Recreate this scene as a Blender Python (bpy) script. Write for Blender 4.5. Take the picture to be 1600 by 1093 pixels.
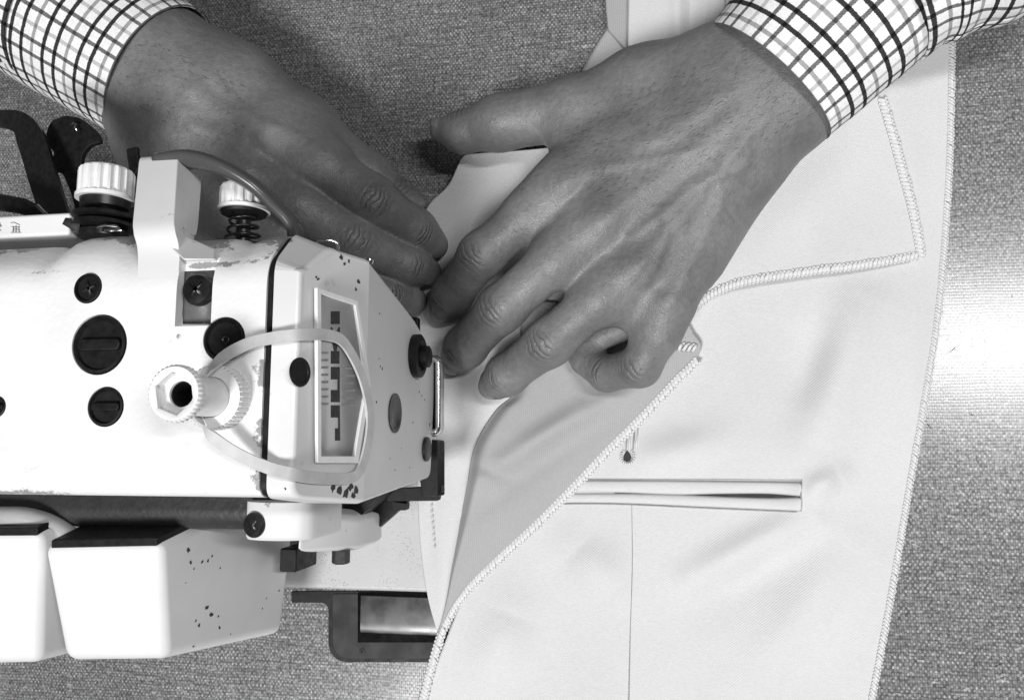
import bpy, bmesh, math, random
import numpy as np
from mathutils import Vector, Matrix

random.seed(7)
rng = np.random.default_rng(7)
for _o in list(bpy.data.objects):
    bpy.data.objects.remove(_o)
SC = bpy.context.scene
COL = SC.collection

# ------------------------------------------------------------------ camera
W0, H0, F = 1600.0, 1093.0, 1200.0            # photograph size and focal length in its pixels
CX, CY = W0 / 2, H0 / 2
NX, NY = 1000.0, 690.0                        # where the plumb line under the camera falls
HC = 0.37                                     # camera height above the table (m)
_d = Vector(((NX - CX) / F, -(NY - CY) / F, -1.0)).normalized()   # world down, in camera axes
_wz = -_d
_wx = (Vector((1, 0, 0)) - Vector((1, 0, 0)).dot(_wz) * _wz).normalized()
_wy = _wz.cross(_wx)
R = Matrix((_wx, _wy, _wz))                   # camera -> world
CAMPOS = Vector((0, 0, HC))
cam_d = bpy.data.cameras.new("camera")
cam_d.sensor_width = 36.0
cam_d.lens = F / W0 * 36.0
cam_d.clip_start = 0.01
cam_d.clip_end = 50.0
cam = bpy.data.objects.new("camera", cam_d)
COL.objects.link(cam)
cam.matrix_world = Matrix.Translation(CAMPOS) @ R.to_4x4()
SC.camera = cam

# ------------------------------------------------------------------ light
world = bpy.data.worlds.new("World")
SC.world = world
world.use_nodes = True
world.node_tree.nodes["Background"].inputs[0].default_value = (1, 1, 1, 1)
world.node_tree.nodes["Background"].inputs[1].default_value = 0.045


def area_light(name, loc, target, sx, sy, watts):
    d = bpy.data.lights.new(name, 'AREA')
    d.shape = 'RECTANGLE'
    d.size, d.size_y = sx, sy
    d.energy = watts
    o = bpy.data.objects.new(name, d)
    COL.objects.link(o)
    o.location = loc
    o.rotation_euler = (Vector(target) - Vector(loc)).to_track_quat('-Z', 'Y').to_euler()
    return o


area_light("ceiling_tube_light", (0.74, 0.185, 1.2), (0.74, 0.185, 0), 0.60, 0.07, 10.0)
area_light("ceiling_panel_light", (-0.30, -0.90, 1.60), (0.0, 0.0, 0), 0.5, 0.40, 32.0)
SC.view_settings.view_transform = 'Standard'
SC.view_settings.look = 'None'
SC.view_settings.exposure = 0.0
SC.view_settings.gamma = 1.0
SC.render.engine = 'CYCLES'
SC.cycles.use_denoising = True
SC.cycles.max_bounces = 8


# ------------------------------------------------------------------ geometry helpers
def ray(px, py):
    return R @ Vector(((px - CX) / F, -(py - CY) / F, -1.0))


def P(px, py, z=0.0):
    """world point of a photograph pixel at height z"""
    r = ray(px, py)
    return CAMPOS + r * ((z - HC) / r.z)


def PL(px, py, p0, n):
    """world point of a photograph pixel on a plane"""
    r = ray(px, py)
    return CAMPOS + r * ((Vector(p0) - CAMPOS).dot(n) / r.dot(n))


def scale_at(p):
    """metres per photograph pixel at a world point"""
    c = R.transposed() @ (Vector(p) - CAMPOS)
    return -c.z / F


def mm(x):
    return x * 0.001


def link(name, me, mat, parent=None, smooth=True, loc=None):
    o = bpy.data.objects.new(name, me)
    COL.objects.link(o)
    if mat is not None:
        if isinstance(mat, (list, tuple)):
            for m_ in mat:
                me.materials.append(m_)
        else:
            me.materials.append(mat)
    if smooth:
        me.shade_smooth()
    if parent is not None:                    # vertices are in world coordinates: undo the parent's offset
        o.parent = parent
        off = Vector((0, 0, 0))
        q = parent
        while q is not None:
            off += q.location
            q = q.parent
        o.location = -off
    if loc is not None:
        o.location = loc
    return o


def obj(name, verts, faces, mat, parent=None, smooth=True, bevel=0, segs=2, solid=0, sub=0, sharp=None, offset=-1):
    me = bpy.data.meshes.new(name)
    me.from_pydata([tuple(v) for v in verts], [], [tuple(f) for f in faces])
    bm = bmesh.new()
    bm.from_mesh(me)
    bmesh.ops.recalc_face_normals(bm, faces=bm.faces)
    bm.to_mesh(me)
    bm.free()
    me.update()
    o = link(name, me, mat, parent, smooth)
    if solid:
        m = o.modifiers.new('solid', 'SOLIDIFY')
        m.thickness = solid
        m.offset = offset
    if bevel:
        m = o.modifiers.new('bevel', 'BEVEL')
        m.width = bevel
        m.segments = segs
        m.limit_method = 'ANGLE'
        m.angle_limit = math.radians(28)
        m.harden_normals = True
    if sub:
        m = o.modifiers.new('sub', 'SUBSURF')
        m.levels = m.render_levels = sub
    if smooth and (sharp is not None):
        me.set_sharp_from_angle(angle=math.radians(sharp))
    return o


def empty(name, loc, label, cat, group=None):
    o = bpy.data.objects.new(name, None)
    o.empty_display_size = 0.01
    COL.objects.link(o)
    o.location = loc
    tag(o, label, cat, group)
    return o


def tag(o, label=None, cat=None, group=None, kind=None):
    if label:
        o['label'] = label
    if cat:
        o['category'] = cat
    if group:
        o['group'] = group
    if kind:
        o['kind'] = kind
    return o


def fan_rings(rings, cap0=True, cap1=True, closed=True):
    """verts/faces of a skin over equal-length rings"""
    n = len(rings[0])
    V = [v for r in rings for v in r]
    Fc = []
    for i in range(len(rings) - 1):
        for j in range(n if closed else n - 1):
            k = (j + 1) % n
            Fc.append((i * n + j, i * n + k, (i + 1) * n + k, (i + 1) * n + j))
    if cap0:
        Fc.append(tuple(range(n - 1, -1, -1)))
    if cap1:
        b = (len(rings) - 1) * n
        Fc.append(tuple(range(b, b + n)))
    return V, Fc


def loft(name, rings, mat, parent=None, cap=True, **kw):
    V, Fc = fan_rings(rings, cap, cap)
    return obj(name, V, Fc, mat, parent, **kw)


def frame_from(axis):
    a = Vector(axis).normalized()
    u = a.orthogonal().normalized()
    return u, a.cross(u), a


def lathe(name, base, axis, prof, mat, parent=None, n=48, teeth=None, xdir=None, cap=True, **kw):
    """prof: list of (radius, height[, tooth]) along axis from base; tooth = ripple depth"""
    u, v, a = frame_from(axis)
    if xdir is not None:
        u = (Vector(xdir) - Vector(xdir).dot(a) * a).normalized()
        v = a.cross(u)
    base = Vector(base)
    rings = []
    for p in prof:
        r, h = p[0], p[1]
        t = p[2] if len(p) > 2 else 0
        ring = []
        for i in range(n):
            an = 2 * math.pi * i / n
            rr = r - (t if (i // 2) % 2 else 0)
            ring.append(base + a * h + (u * math.cos(an) + v * math.sin(an)) * rr)
        rings.append(ring)
    return loft(name, rings, mat, parent, cap, **kw)


def catmull(pts, n):
    """resample a polyline (tuples) smoothly to n points, even in length"""
    p = np.array([tuple(q) for q in pts], float)
    if len(p) == 2:
        t = np.linspace(0, 1, n)[:, None]
        return p[0] * (1 - t) + p[1] * t
    q = np.vstack([2 * p[0] - p[1], p, 2 * p[-1] - p[-2]])
    out = []
    for i in range(1, len(q) - 2):
        a, b, c, d = q[i - 1], q[i], q[i + 1], q[i + 2]
        for t in np.linspace(0, 1, 24, endpoint=False):
            out.append(0.5 * ((2 * b) + (c - a) * t + (2 * a - 5 * b + 4 * c - d) * t * t + (3 * b - a - 3 * c + d) * t ** 3))
    out.append(p[-1])
    out = np.array(out)
    s = np.concatenate([[0], np.cumsum(np.linalg.norm(np.diff(out, axis=0), axis=1))])
    ss = np.linspace(0, s[-1], n)
    return np.stack([np.interp(ss, s, out[:, k]) for k in range(out.shape[1])], 1)


def tube_rings(path, rad, n=10, flat=1.0, up=(0, 0, 1)):
    """rings of a tube on a path; rad scalar or list"""
    path = [Vector(p) for p in path]
    rings = []
    for i, p in enumerate(path):
        t = (path[min(i + 1, len(path) - 1)] - path[max(i - 1, 0)]).normalized()
        upv = Vector(up)
        s = t.cross(upv)
        if s.length < 1e-4:
            s = t.orthogonal()
        s.normalize()
        w = s.cross(t)
        r = rad[i] if hasattr(rad, '__len__') else rad
        rings.append([p + s * math.cos(2 * math.pi * k / n) * r + w * math.sin(2 * math.pi * k / n) * r * flat for k in range(n)])
    return rings


def tube(name, path, rad, mat, parent=None, n=10, flat=1.0, up=(0, 0, 1), **kw):
    return loft(name, tube_rings(path, rad, n, flat, up), mat, parent, True, **kw)


def box_vf(x0, x1, y0, y1, z0, z1):
    V = [(x0, y0, z0), (x1, y0, z0), (x1, y1, z0), (x0, y1, z0), (x0, y0, z1), (x1, y0, z1), (x1, y1, z1), (x0, y1, z1)]
    Fc = [(3, 2, 1, 0), (4, 5, 6, 7), (0, 1, 5, 4), (1, 2, 6, 5), (2, 3, 7, 6), (3, 0, 4, 7)]
    return V, Fc


def slab(name, pts, thick, mat, parent=None, direction=(0, 0, -1), **kw):
    """a polygon of world points given thickness along a direction"""
    d = Vector(direction).normalized() * thick
    top = [Vector(p) for p in pts]
    return loft(name, [top, [p + d for p in top]], mat, parent, True, **kw)


# ------------------------------------------------------------------ material helpers
class NT:
    def __init__(self, name):
        self.m = bpy.data.materials.new(name)
        self.m.use_nodes = True
        self.t = self.m.node_tree
        self.n = self.t.nodes
        self.b = self.n["Principled BSDF"]

    def node(self, typ, **kw):
        nd = self.n.new(typ)
        for k, v in kw.items():
            setattr(nd, k, v)
        return nd

    def link(self, a, b):
        self.t.links.new(a, b)

    def val(self, sock, v):
        if isinstance(v, bpy.types.NodeSocket):
            self.link(v, sock)
        else:
            sock.default_value = v

    def math(self, op, a, b=0.0, c=0.0, clamp=False):
        nd = self.node('ShaderNodeMath', operation=op, use_clamp=clamp)
        for i, v in enumerate((a, b, c)):
            self.val(nd.inputs[i], v)
        return nd.outputs[0]

    def vmath(self, op, a, b=None, scale=None):
        nd = self.node('ShaderNodeVectorMath', operation=op)
        self.val(nd.inputs[0], a)
        if b is not None:
            self.val(nd.inputs[1], b)
        if scale is not None:
            self.val(nd.inputs['Scale'], scale)
        return nd.outputs['Value'] if op in ('DOT_PRODUCT', 'LENGTH', 'DISTANCE') else nd.outputs[0]

    def coord(self, which='Object'):
        return self.node('ShaderNodeTexCoord').outputs[which]

    def geo_pos(self):
        return self.node('ShaderNodeNewGeometry').outputs['Position']

    def mapping(self, vec, scale=(1, 1, 1), rot=(0, 0, 0), loc=(0, 0, 0)):
        nd = self.node('ShaderNodeMapping')
        self.val(nd.inputs['Vector'], vec)
        nd.inputs['Scale'].default_value = scale
        nd.inputs['Rotation'].default_value = rot
        nd.inputs['Location'].default_value = loc
        return nd.outputs[0]

    def noise(self, vec, scale, detail=3, rough=0.5, dist=0.0):
        nd = self.node('ShaderNodeTexNoise')
        self.val(nd.inputs['Vector'], vec)
        nd.inputs['Scale'].default_value = scale
        nd.inputs['Detail'].default_value = detail
        nd.inputs['Roughness'].default_value = rough
        nd.inputs['Distortion'].default_value = dist
        return nd.outputs[0]

    def voronoi(self, vec, scale, feature='F1', out='Distance', rand=1.0):
        nd = self.node('ShaderNodeTexVoronoi', feature=feature)
        self.val(nd.inputs['Vector'], vec)
        nd.inputs['Scale'].default_value = scale
        nd.inputs['Randomness'].default_value = rand
        return nd.outputs[out]

    def ramp(self, fac, *stops):
        """map range with smoothstep: (a, b, va, vb)"""
        a, b, va, vb = stops
        nd = self.node('ShaderNodeMapRange', interpolation_type='SMOOTHSTEP')
        self.val(nd.inputs[0], fac)
        for i, v in enumerate((a, b, va, vb)):
            self.val(nd.inputs[i + 1], v)
        return nd.outputs[0]

    def mix(self, fac, a, b):
        nd = self.node('ShaderNodeMix', data_type='FLOAT')
        self.val(nd.inputs[0], fac)
        self.val(nd.inputs[2], a)
        self.val(nd.inputs[3], b)
        return nd.outputs[0]

    def grey(self, v):
        nd = self.node('ShaderNodeCombineColor')
        for i in range(3):
            self.val(nd.inputs[i], v)
        self.link(nd.outputs[0], self.b.inputs['Base Color'])

    def bump(self, h, dist=0.001, strength=1.0, normal=None):
        nd = self.node('ShaderNodeBump')
        self.val(nd.inputs['Height'], h)
        nd.inputs['Distance'].default_value = dist
        nd.inputs['Strength'].default_value = strength
        if normal is not None:
            self.link(normal, nd.inputs['Normal'])
        self.link(nd.outputs[0], self.b.inputs['Normal'])
        return nd.outputs[0]

    def set(self, **kw):
        for k, v in kw.items():
            self.val(self.b.inputs[k.replace('_', ' ')], v)
        return self


def plain(name, v, rough=0.5, metal=0.0, spec=0.5, var=0.12, scale=300, bump=0.0):
    """one-tone material with a little unevenness in tone and gloss"""
    t = NT(name)
    c = t.geo_pos()
    n1 = t.noise(c, scale, 4, 0.6)
    t.grey(t.ramp(n1, 0.3, 0.7, v * (1 - var), min(1.0, v * (1 + var))))
    t.set(Roughness=t.ramp(t.noise(c, scale * 0.6, 3), 0.3, 0.7, max(0.02, rough * 0.8), min(1, rough * 1.2)), Metallic=metal, Specular_IOR_Level=spec)
    if bump:
        t.bump(n1, bump)
    return t.m

# ================================================================== MATERIALS
def mat_table():
    t = NT("woven_laminate")
    c = t.geo_pos()
    # slightly wandering thread grid
    wob = t.noise(c, 25, 2)
    sep = t.node('ShaderNodeSeparateXYZ')
    t.link(c, sep.inputs[0])
    x, y = sep.outputs[0], sep.outputs[1]
    xw = t.math('ADD', x, t.math('MULTIPLY', wob, 0.0035))
    yw = t.math('ADD', y, t.math('MULTIPLY', wob, 0.0022))
    PX, PY = 0.00100, 0.00140
    ax = t.math('MULTIPLY', xw, math.pi / PX)
    ay = t.math('MULTIPLY', yw, math.pi / PY)
    sx, sy = t.math('SINE', ax), t.math('SINE', ay)
    weave = t.math('MULTIPLY', sx, sy)                       # plain weave: over / under
    wv = t.math('ABSOLUTE', weave)
    warp_up = t.math('GREATER_THAN', weave, 0.0)
    # thread-to-thread tone: long streaks along each thread direction
    nx_ = t.noise(t.mapping(c, (60, 560, 1)), 1.0, 3, 0.6)      # weft streak (along x)
    ny_ = t.noise(t.mapping(c, (560, 60, 1)), 1.0, 3, 0.6)      # warp streak (along y)
    slub = t.noise(t.mapping(c, (190, 520, 1)), 1.0, 2, 0.6)
    cell = t.noise(c, 620, 1, 0.5)
    big = t.noise(c, 9, 3, 0.6)
    weft = t.ramp(nx_, 0.30, 0.72, 0.16, 0.38)
    warp = t.ramp(ny_, 0.30, 0.72, 0.115, 0.225)
    tone = t.mix(warp_up, weft, warp)
    tone = t.math('MULTIPLY', tone, t.ramp(wv, 0.0, 0.75, 0.62, 1.1))
    tone = t.math('MULTIPLY', tone, t.ramp(cell, 0.3, 0.7, 0.64, 1.34))
    tone = t.math('ADD', tone, t.ramp(slub, 0.59, 0.74, 0.0, 0.22))
    tone = t.math('MULTIPLY', tone, t.ramp(big, 0.3, 0.7, 0.88, 1.1))
    t.grey(tone)
    t.set(Roughness=t.ramp(cell, 0.3, 0.7, 0.22, 0.29), Specular_IOR_Level=0.85)
    t.bump(t.math('ADD', wv, t.math('MULTIPLY', cell, 0.6)), 0.00010, 0.12)
    return t.m


def mat_skin(name, knuckles, dark=0.0):
    t = NT(name)
    c = t.geo_pos()
    blotch = t.noise(c, 38, 3, 0.5, 0.0)
    fine = t.noise(c, 420, 3, 0.6)
    tone = t.ramp(blotch, 0.25, 0.75, 0.14, 0.212)
    tone = t.math('MULTIPLY', tone, t.ramp(fine, 0.25, 0.75, 0.9, 1.08))
    # moles / freckles
    mole = t.voronoi(c, 30)
    tone = t.math('MULTIPLY', tone, t.ramp(mole, 0.0, 0.055, 0.6, 1.0))
    # pores and fine criss-cross lines
    cells = t.voronoi(t.mapping(c, (1, 1, 1)), 900, 'DISTANCE_TO_EDGE')
    h = t.math('MULTIPLY', t.ramp(cells, 0.0, 0.22, 0.0, 1.0), 0.11)
    h = t.math('ADD', h, t.math('MULTIPLY', t.noise(c, 300, 4, 0.65), 1.1))
    wrsum = None
    msum = None
    wob = t.noise(c, 150, 2, 0.5)
    for (pc, u, v, su, sv, per) in knuckles:
        d = t.vmath('SUBTRACT', c, tuple(pc))
        du = t.vmath('DOT_PRODUCT', d, tuple(u))
        dv = t.vmath('DOT_PRODUCT', d, tuple(v))
        # folds bow outwards from the joint
        bow = t.math('MULTIPLY', t.math('MULTIPLY', dv, dv), 1.0 / (sv * 2.2))
        ua = t.math('ABSOLUTE', du)
        uu = t.math('ADD', t.math('ADD', du, t.math('MULTIPLY', bow, 0.35)), t.math('MULTIPLY', wob, 0.0060))
        wave = t.math('SINE', t.math('MULTIPLY', uu, 2 * math.pi / per))
        wave = t.math('POWER', t.math('ABSOLUTE', wave), 0.45)
        q = t.math('ADD', t.math('POWER', t.math('DIVIDE', du, su), 2.0), t.math('POWER', t.math('DIVIDE', dv, sv), 2.0))
        dw = t.vmath('LENGTH', d)
        mask = t.ramp(q, 0.0, 1.2, 1.0, 0.0)
        mask = t.math('MULTIPLY', mask, t.math('LESS_THAN', dw, 0.02))
        w = t.math('MULTIPLY', mask, t.math('SUBTRACT', wave, 1.0))
        wrsum = w if wrsum is None else t.math('ADD', wrsum, w)
        msum = mask if msum is None else t.math('MAXIMUM', msum, mask)
    if wrsum is not None:
        h = t.math('ADD', h, t.math('MULTIPLY', wrsum, 1.35))
        tone = t.math('MULTIPLY', tone, t.ramp(msum, 0.0, 1.0, 1.0, 0.84))
        tone = t.math('MULTIPLY', tone, t.ramp(wrsum, -0.9, -0.3, 0.82, 1.0))
    t.grey(tone)
    t.bump(h, 0.00048, 0.9)
    t.set(Roughness=t.ramp(fine, 0.3, 0.7, 0.38, 0.52), Specular_IOR_Level=0.62)
    t.b.inputs['Subsurface Weight'].default_value = 0.0
    t.b.inputs['Subsurface Radius'].default_value = (0.003, 0.003, 0.003)
    t.b.inputs['Subsurface Scale'].default_value = 1.0
    return t.m


# ================================================================== TABLE
tv, tf = box_vf(-0.75, 0.75, -0.62, 0.62, -0.03, 0.0)
table = obj("table_top", tv, tf, mat_table(), bevel=0.002)
tag(table, "grey table top with a fine linen weave pattern under everything", "table", kind="structure")

# lint and thread ends lying on the table
V_, F_ = [], []
for k in range(70):
    a = P(rng.uniform(1380, 1600), rng.uniform(60, 1093), 0.0003) if k % 2 else P(rng.uniform(330, 900), rng.uniform(0, 260), 0.0003)
    L_, an = rng.uniform(0.0008, 0.0035), rng.uniform(0, 6.28)
    d_ = Vector((math.cos(an), math.sin(an), 0))
    n_ = Vector((-d_.y, d_.x, 0)) * rng.normal(0, 0.25)
    v, f = fan_rings(tube_rings([a, a + (d_ + n_) * L_ * 0.5 + Vector((0, 0, 0.0002)), a + d_ * L_], 0.00009, 4))
    o_ = len(V_)
    V_.extend(v)
    F_.extend([tuple(q + o_ for q in ff) for ff in f])
lint = obj("lint", V_, F_, plain("lint_fibre", 0.10, 0.9, 0, 0.2, 0.8, 60), table)
tag(lint, kind="stuff")

# ================================================================== HANDS
def caps(X, a, b, ra, rb):
    a = np.array(a, np.float32)
    ab = np.array(b, np.float32) - a
    L2 = float(ab @ ab) + 1e-12
    h = ((X[0] - a[0]) * ab[0] + (X[1] - a[1]) * ab[1] + (X[2] - a[2]) * ab[2]) / L2
    np.clip(h, 0, 1, out=h)
    d = np.sqrt((X[0] - a[0] - h * ab[0]) ** 2 + (X[1] - a[1] - h * ab[1]) ** 2 + (X[2] - a[2] - h * ab[2]) ** 2)
    return d - (ra + (rb - ra) * h)


def smin(a, b, k):
    h = np.maximum(k - np.abs(a - b), 0) / k
    return np.minimum(a, b) - h * h * k * 0.25


class Field:
    def __init__(self, lo, hi, h):
        self.h = h
        self.lo = np.array(lo, np.float32)
        self.n = np.ceil((np.array(hi) - self.lo) / h).astype(int) + 1
        self.ax = [self.lo[i] + h * np.arange(self.n[i], dtype=np.float32) for i in range(3)]

    def sub(self, prims, margin):
        pts = np.array([list(p[0]) for p in prims] + [list(p[1]) for p in prims])
        rs = max(max(p[2], p[3]) for p in prims) + margin
        i0 = np.clip(np.floor((pts.min(0) - rs - self.lo) / self.h).astype(int), 0, self.n - 1)
        i1 = np.clip(np.ceil((pts.max(0) + rs - self.lo) / self.h).astype(int) + 1, 1, self.n)
        sl = tuple(slice(a, b) for a, b in zip(i0, i1))
        X = (self.ax[0][sl[0]][:, None, None], self.ax[1][sl[1]][None, :, None], self.ax[2][sl[2]][None, None, :])
        return sl, X


def surface_nets(f, lo, h):
    s = f < 0
    nx, ny, nz = f.shape
    cs = s[:-1, :-1, :-1].astype(np.int8)
    tot = np.zeros((nx - 1, ny - 1, nz - 1), np.int8)
    for dx in (0, 1):
        for dy in (0, 1):
            for dz in (0, 1):
                tot += s[dx:nx - 1 + dx, dy:ny - 1 + dy, dz:nz - 1 + dz]
    act = (tot > 0) & (tot < 8)
    idx = np.argwhere(act)
    num = -np.ones(act.shape, np.int64)
    num[tuple(idx.T)] = np.arange(len(idx))
    pos = np.zeros((len(idx), 3))
    cnt = np.zeros(len(idx))
    for ax in range(3):
        o1, o2 = [k for k in range(3) if k != ax]
        for a in (0, 1):
            for b in (0, 1):
                c0 = np.zeros(3, int)
                c0[o1], c0[o2] = a, b
                c1 = c0.copy()
                c1[ax] = 1
                f0 = f[tuple((idx + c0).T)]
                f1 = f[tuple((idx + c1).T)]
                cr = (f0 < 0) != (f1 < 0)
                t = np.where(cr, f0 / np.where(cr, f0 - f1, 1), 0)
                p = np.repeat(c0[None].astype(float), len(idx), 0)
                p[:, ax] = t
                pos[cr] += p[cr]
                cnt[cr] += 1
    V = (pos / cnt[:, None] + idx) * h + np.array(lo)
    quads = []
    for ax in range(3):
        o1, o2 = [(1, 2), (2, 0), (0, 1)][ax]
        sa = [slice(None)] * 3
        sb = [slice(None)] * 3
        sa[ax], sb[ax] = slice(0, -1), slice(1, None)
        A, B = s[tuple(sa)], s[tuple(sb)]
        e = np.argwhere(A != B)
        e = e[(e[:, o1] > 0) & (e[:, o2] > 0) & (e[:, o1] < f.shape[o1] - 1) & (e[:, o2] < f.shape[o2] - 1)]
        inside = A[tuple(e.T)]
        d1 = np.zeros(3, int)
        d1[o1] = 1
        d2 = np.zeros(3, int)
        d2[o2] = 1
        q = np.stack([num[tuple((e - d1 - d2).T)], num[tuple((e - d2).T)], num[tuple(e.T)], num[tuple((e - d1).T)]], 1)
        q[~inside] = q[~inside][:, ::-1]
        quads.append(q)
    return V, np.concatenate(quads)


_Rt = np.array(R.transposed())


def project(V):
    c = (V - np.array(CAMPOS)) @ _Rt.T
    d = -c[:, 2]
    return np.stack([CX + F * c[:, 0] / d, CY - F * c[:, 1] / d], 1)


def seg_dist(p, poly):
    best = np.full(len(p), 1e9)
    for a, b in zip(poly[:-1], poly[1:]):
        a, b = np.array(a, float), np.array(b, float)
        ab = b - a
        h = np.clip(((p - a) @ ab) / (ab @ ab), 0, 1)
        best = np.minimum(best, np.linalg.norm(p - a - h[:, None] * ab, axis=1))
    return best


def build_hand(name, fingers, palm, parent, bumps, thumb_dorsal, grid=0.00085, skinname="skin", clip=None):
    """fingers: name -> list of (px, py, z_mm, r_px); palm: list of pairs of such points"""
    def W(j):
        p = P(j[0], j[1], mm(j[2]))
        return p, j[3] * scale_at(p)
    chains = {}
    for k, js in fingers.items():
        w = [W(j) for j in js]
        chains[k] = w
    pal = []
    for a, b in palm:
        (pa, ra), (pb, rb) = W(a), W(b)
        pal.append((pa, pb, ra, rb))
    allp = np.array([list(p) for w in chains.values() for p, _ in w] + [list(q) for pr in pal for q in pr[:2]])
    allr = max([r for w in chains.values() for _, r in w] + [max(pr[2:]) for pr in pal])
    fld = Field(allp.min(0) - allr - 0.004, allp.max(0) + allr + 0.004, grid)
    G = np.full(tuple(fld.n), 0.05, np.float32)
    for pr in pal:
        sl, X = fld.sub([pr], 0.022)
        G[sl] = smin(G[sl], caps(X, *pr), 0.014)
    out = G.copy()
    for k, w in chains.items():
        prims = [(w[i][0], w[i + 1][0], w[i][1], w[i + 1][1]) for i in range(len(w) - 1)]
        sl, X = fld.sub(prims, 0.010)
        g = None
        for pr in prims:
            d = caps(X, *pr)
            g = d if g is None else smin(g, d, 0.003 if k == 'pinky' else 0.005)
        g = smin(G[sl], g, 0.0075)
        out[sl] = smin(out[sl], g, 0.0009)
    V, Q = surface_nets(out, fld.lo, grid)
    me = bpy.data.meshes.new(name)
    me.from_pydata(V.tolist(), [], Q.tolist())
    # relax the grid steps, then raise knuckles, tendons and veins
    bm = bmesh.new()
    bm.from_mesh(me)
    for _ in range(3):
        bmesh.ops.smooth_vert(bm, verts=bm.verts, factor=0.5, use_axis_x=True, use_axis_y=True, use_axis_z=True)
    bm.normal_update()
    bm.verts.ensure_lookup_table()
    Vn = np.array([v.co[:] for v in bm.verts])
    N = np.array([v.normal[:] for v in bm.verts])
    px = project(Vn)
    up = np.clip((N[:, 2] - 0.15) / 0.5, 0, 1) * (Vn[:, 2] > 0.012)
    disp = np.zeros(len(Vn))
    for poly, sig, amp in bumps:
        d = seg_dist(px, poly) if len(poly) > 1 else np.linalg.norm(px - np.array(poly[0], float), axis=1)
        disp += mm(amp) * np.exp(-(d / sig) ** 2) * up
    Vn = Vn + N * disp[:, None]
    for v, co in zip(bm.verts, Vn):
        v.co = co
    bm.to_mesh(me)
    bm.free()
    # wrinkle centres on the back of each finger joint
    kn = []
    for k, w in chains.items():
        for ji in ((len(w) - 3, len(w) - 2) if k != 'thumb' else (len(w) - 2,)):
            pa, pb, pc = w[ji - 1][0], w[ji][0], w[min(ji + 1, len(w) - 1)][0]
            u = ((pb - pa).normalized() + (pc - pb).normalized()).normalized()
            up_ = Vector(thumb_dorsal) if k == 'thumb' else Vector((0, 0, 1))
            n_ = (up_ - up_.dot(u) * u).normalized()
            v_ = u.cross(n_)
            r = w[ji][1]
            big = (ji == len(w) - 3) or k == 'thumb'
            kn.append((pb + n_ * r * 0.95, u, v_, r * (0.80 if big else 0.40), r * 0.85, 0.0056 if big else 0.0042))
    o = link(name, me, mat_skin(skinname, kn), parent)
    # nails
    nm = M_nail
    for k, w in chains.items():
        (pb, rb), (pc, rc) = w[-2], w[-1]
        t = (pc - pb).normalized()
        up_ = Vector(thumb_dorsal) if k == 'thumb' else Vector((0, 0, 1))
        n_ = (up_ - up_.dot(t) * t).normalized()
        s_ = t.cross(n_)
        NU, NV = 9, 11
        V_, F_ = [], []
        for i in range(NU):
            u = i / (NU - 1)
            for j in range(NV):
                v = (j / (NV - 1)) * 2 - 1
                an = v * math.radians(58)
                # rounded root and rounded free edge
                ln = -0.0050 + u * (0.0050 + rc * 0.92)
                ln += 0.0022 * v * v * (1 - u) - 0.0030 * v * v * u
                rr = rc * 1.0 + 0.0006 + 0.0004 * math.sin(math.pi * min(1, u * 1.1)) - 0.0011 * u * u - 0.0006 * (1 - u) ** 3
                V_.append(pc + t * ln + (n_ * math.cos(an) * rr * (1 - 0.12 * u) + s_ * math.sin(an) * rr * 0.97))
        for i in range(NU - 1):
            for j in range(NV - 1):
                F_.append((i * NV + j, i * NV + j + 1, (i + 1) * NV + j + 1, (i + 1) * NV + j))
        obj("fingernail", V_, F_, nm, o, solid=0.0005)
    return o


M_nail = plain("fingernail", 0.19, 0.32, 0, 0.5, 0.10, 200)

person = empty("person", P(800, 60, 0.0),
               "person in a white checked shirt, both hands guiding the pale cloth to the needle", "person")

# hand on the right of the picture (thumb towards the middle)
fR = {
    'index': [(885, 285, 43, 44), (822, 338, 43, 37), (752, 398, 39, 34), (706, 462, 20, 30), (697, 480, 12, 25)],
    'middle': [(938, 348, 47, 44), (866, 408, 49, 38), (783, 482, 43, 36), (727, 542, 22, 32), (715, 558, 12.5, 27)],
    'ring': [(990, 418, 45, 42), (932, 470, 46, 37), (858, 535, 40, 36), (792, 585, 23, 31), (777, 597, 15, 27)],
    'pinky': [(1040, 478, 40, 38), (1029, 522, 39, 33), (1000, 572, 30, 32), (948, 584, 17, 27), (913, 563, 10, 23)],
    'thumb': [(1020, 130, 38, 52), (890, 172, 34, 47), (780, 193, 29, 41), (722, 207, 25, 30), (690, 203, 23, 19)],
}
pR = [
    ((1245, 65, 47, 74), (1190, 118, 46, 74)),
    ((1285, 110, 46, 72), (1225, 165, 45, 72)),
    ((1175, 105, 47, 70), (1120, 150, 46, 62)),
    ((1225, 165, 44, 68), (1170, 230, 42, 56)),
    ((1120, 135, 45, 56), (880, 288, 43, 44)),
    ((1135, 165, 47, 56), (935, 350, 47, 45)),
    ((1150, 200, 46, 55), (990, 420, 45, 43)),
    ((1160, 235, 42, 54), (1045, 470, 40, 40)),
    ((1150, 260, 34, 60), (1085, 400, 30, 44)),        # heel of the little-finger side
    ((1110, 105, 42, 56), (1000, 132, 38, 52)),        # ball of the thumb
    ((1000, 150, 36, 50), (890, 215, 36, 34)),         # thumb web
    ((835, 322, 41, 24), (872, 392, 44, 24)),
    ((885, 402, 44, 24), (935, 455, 43, 24)),
    ((948, 462, 42, 24), (1015, 512, 36, 22)),
    ((1000, 500, 15, 22), (925, 532, 10, 18)),  # added flesh under the palm, fills the little-finger gap to darken it
]
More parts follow.
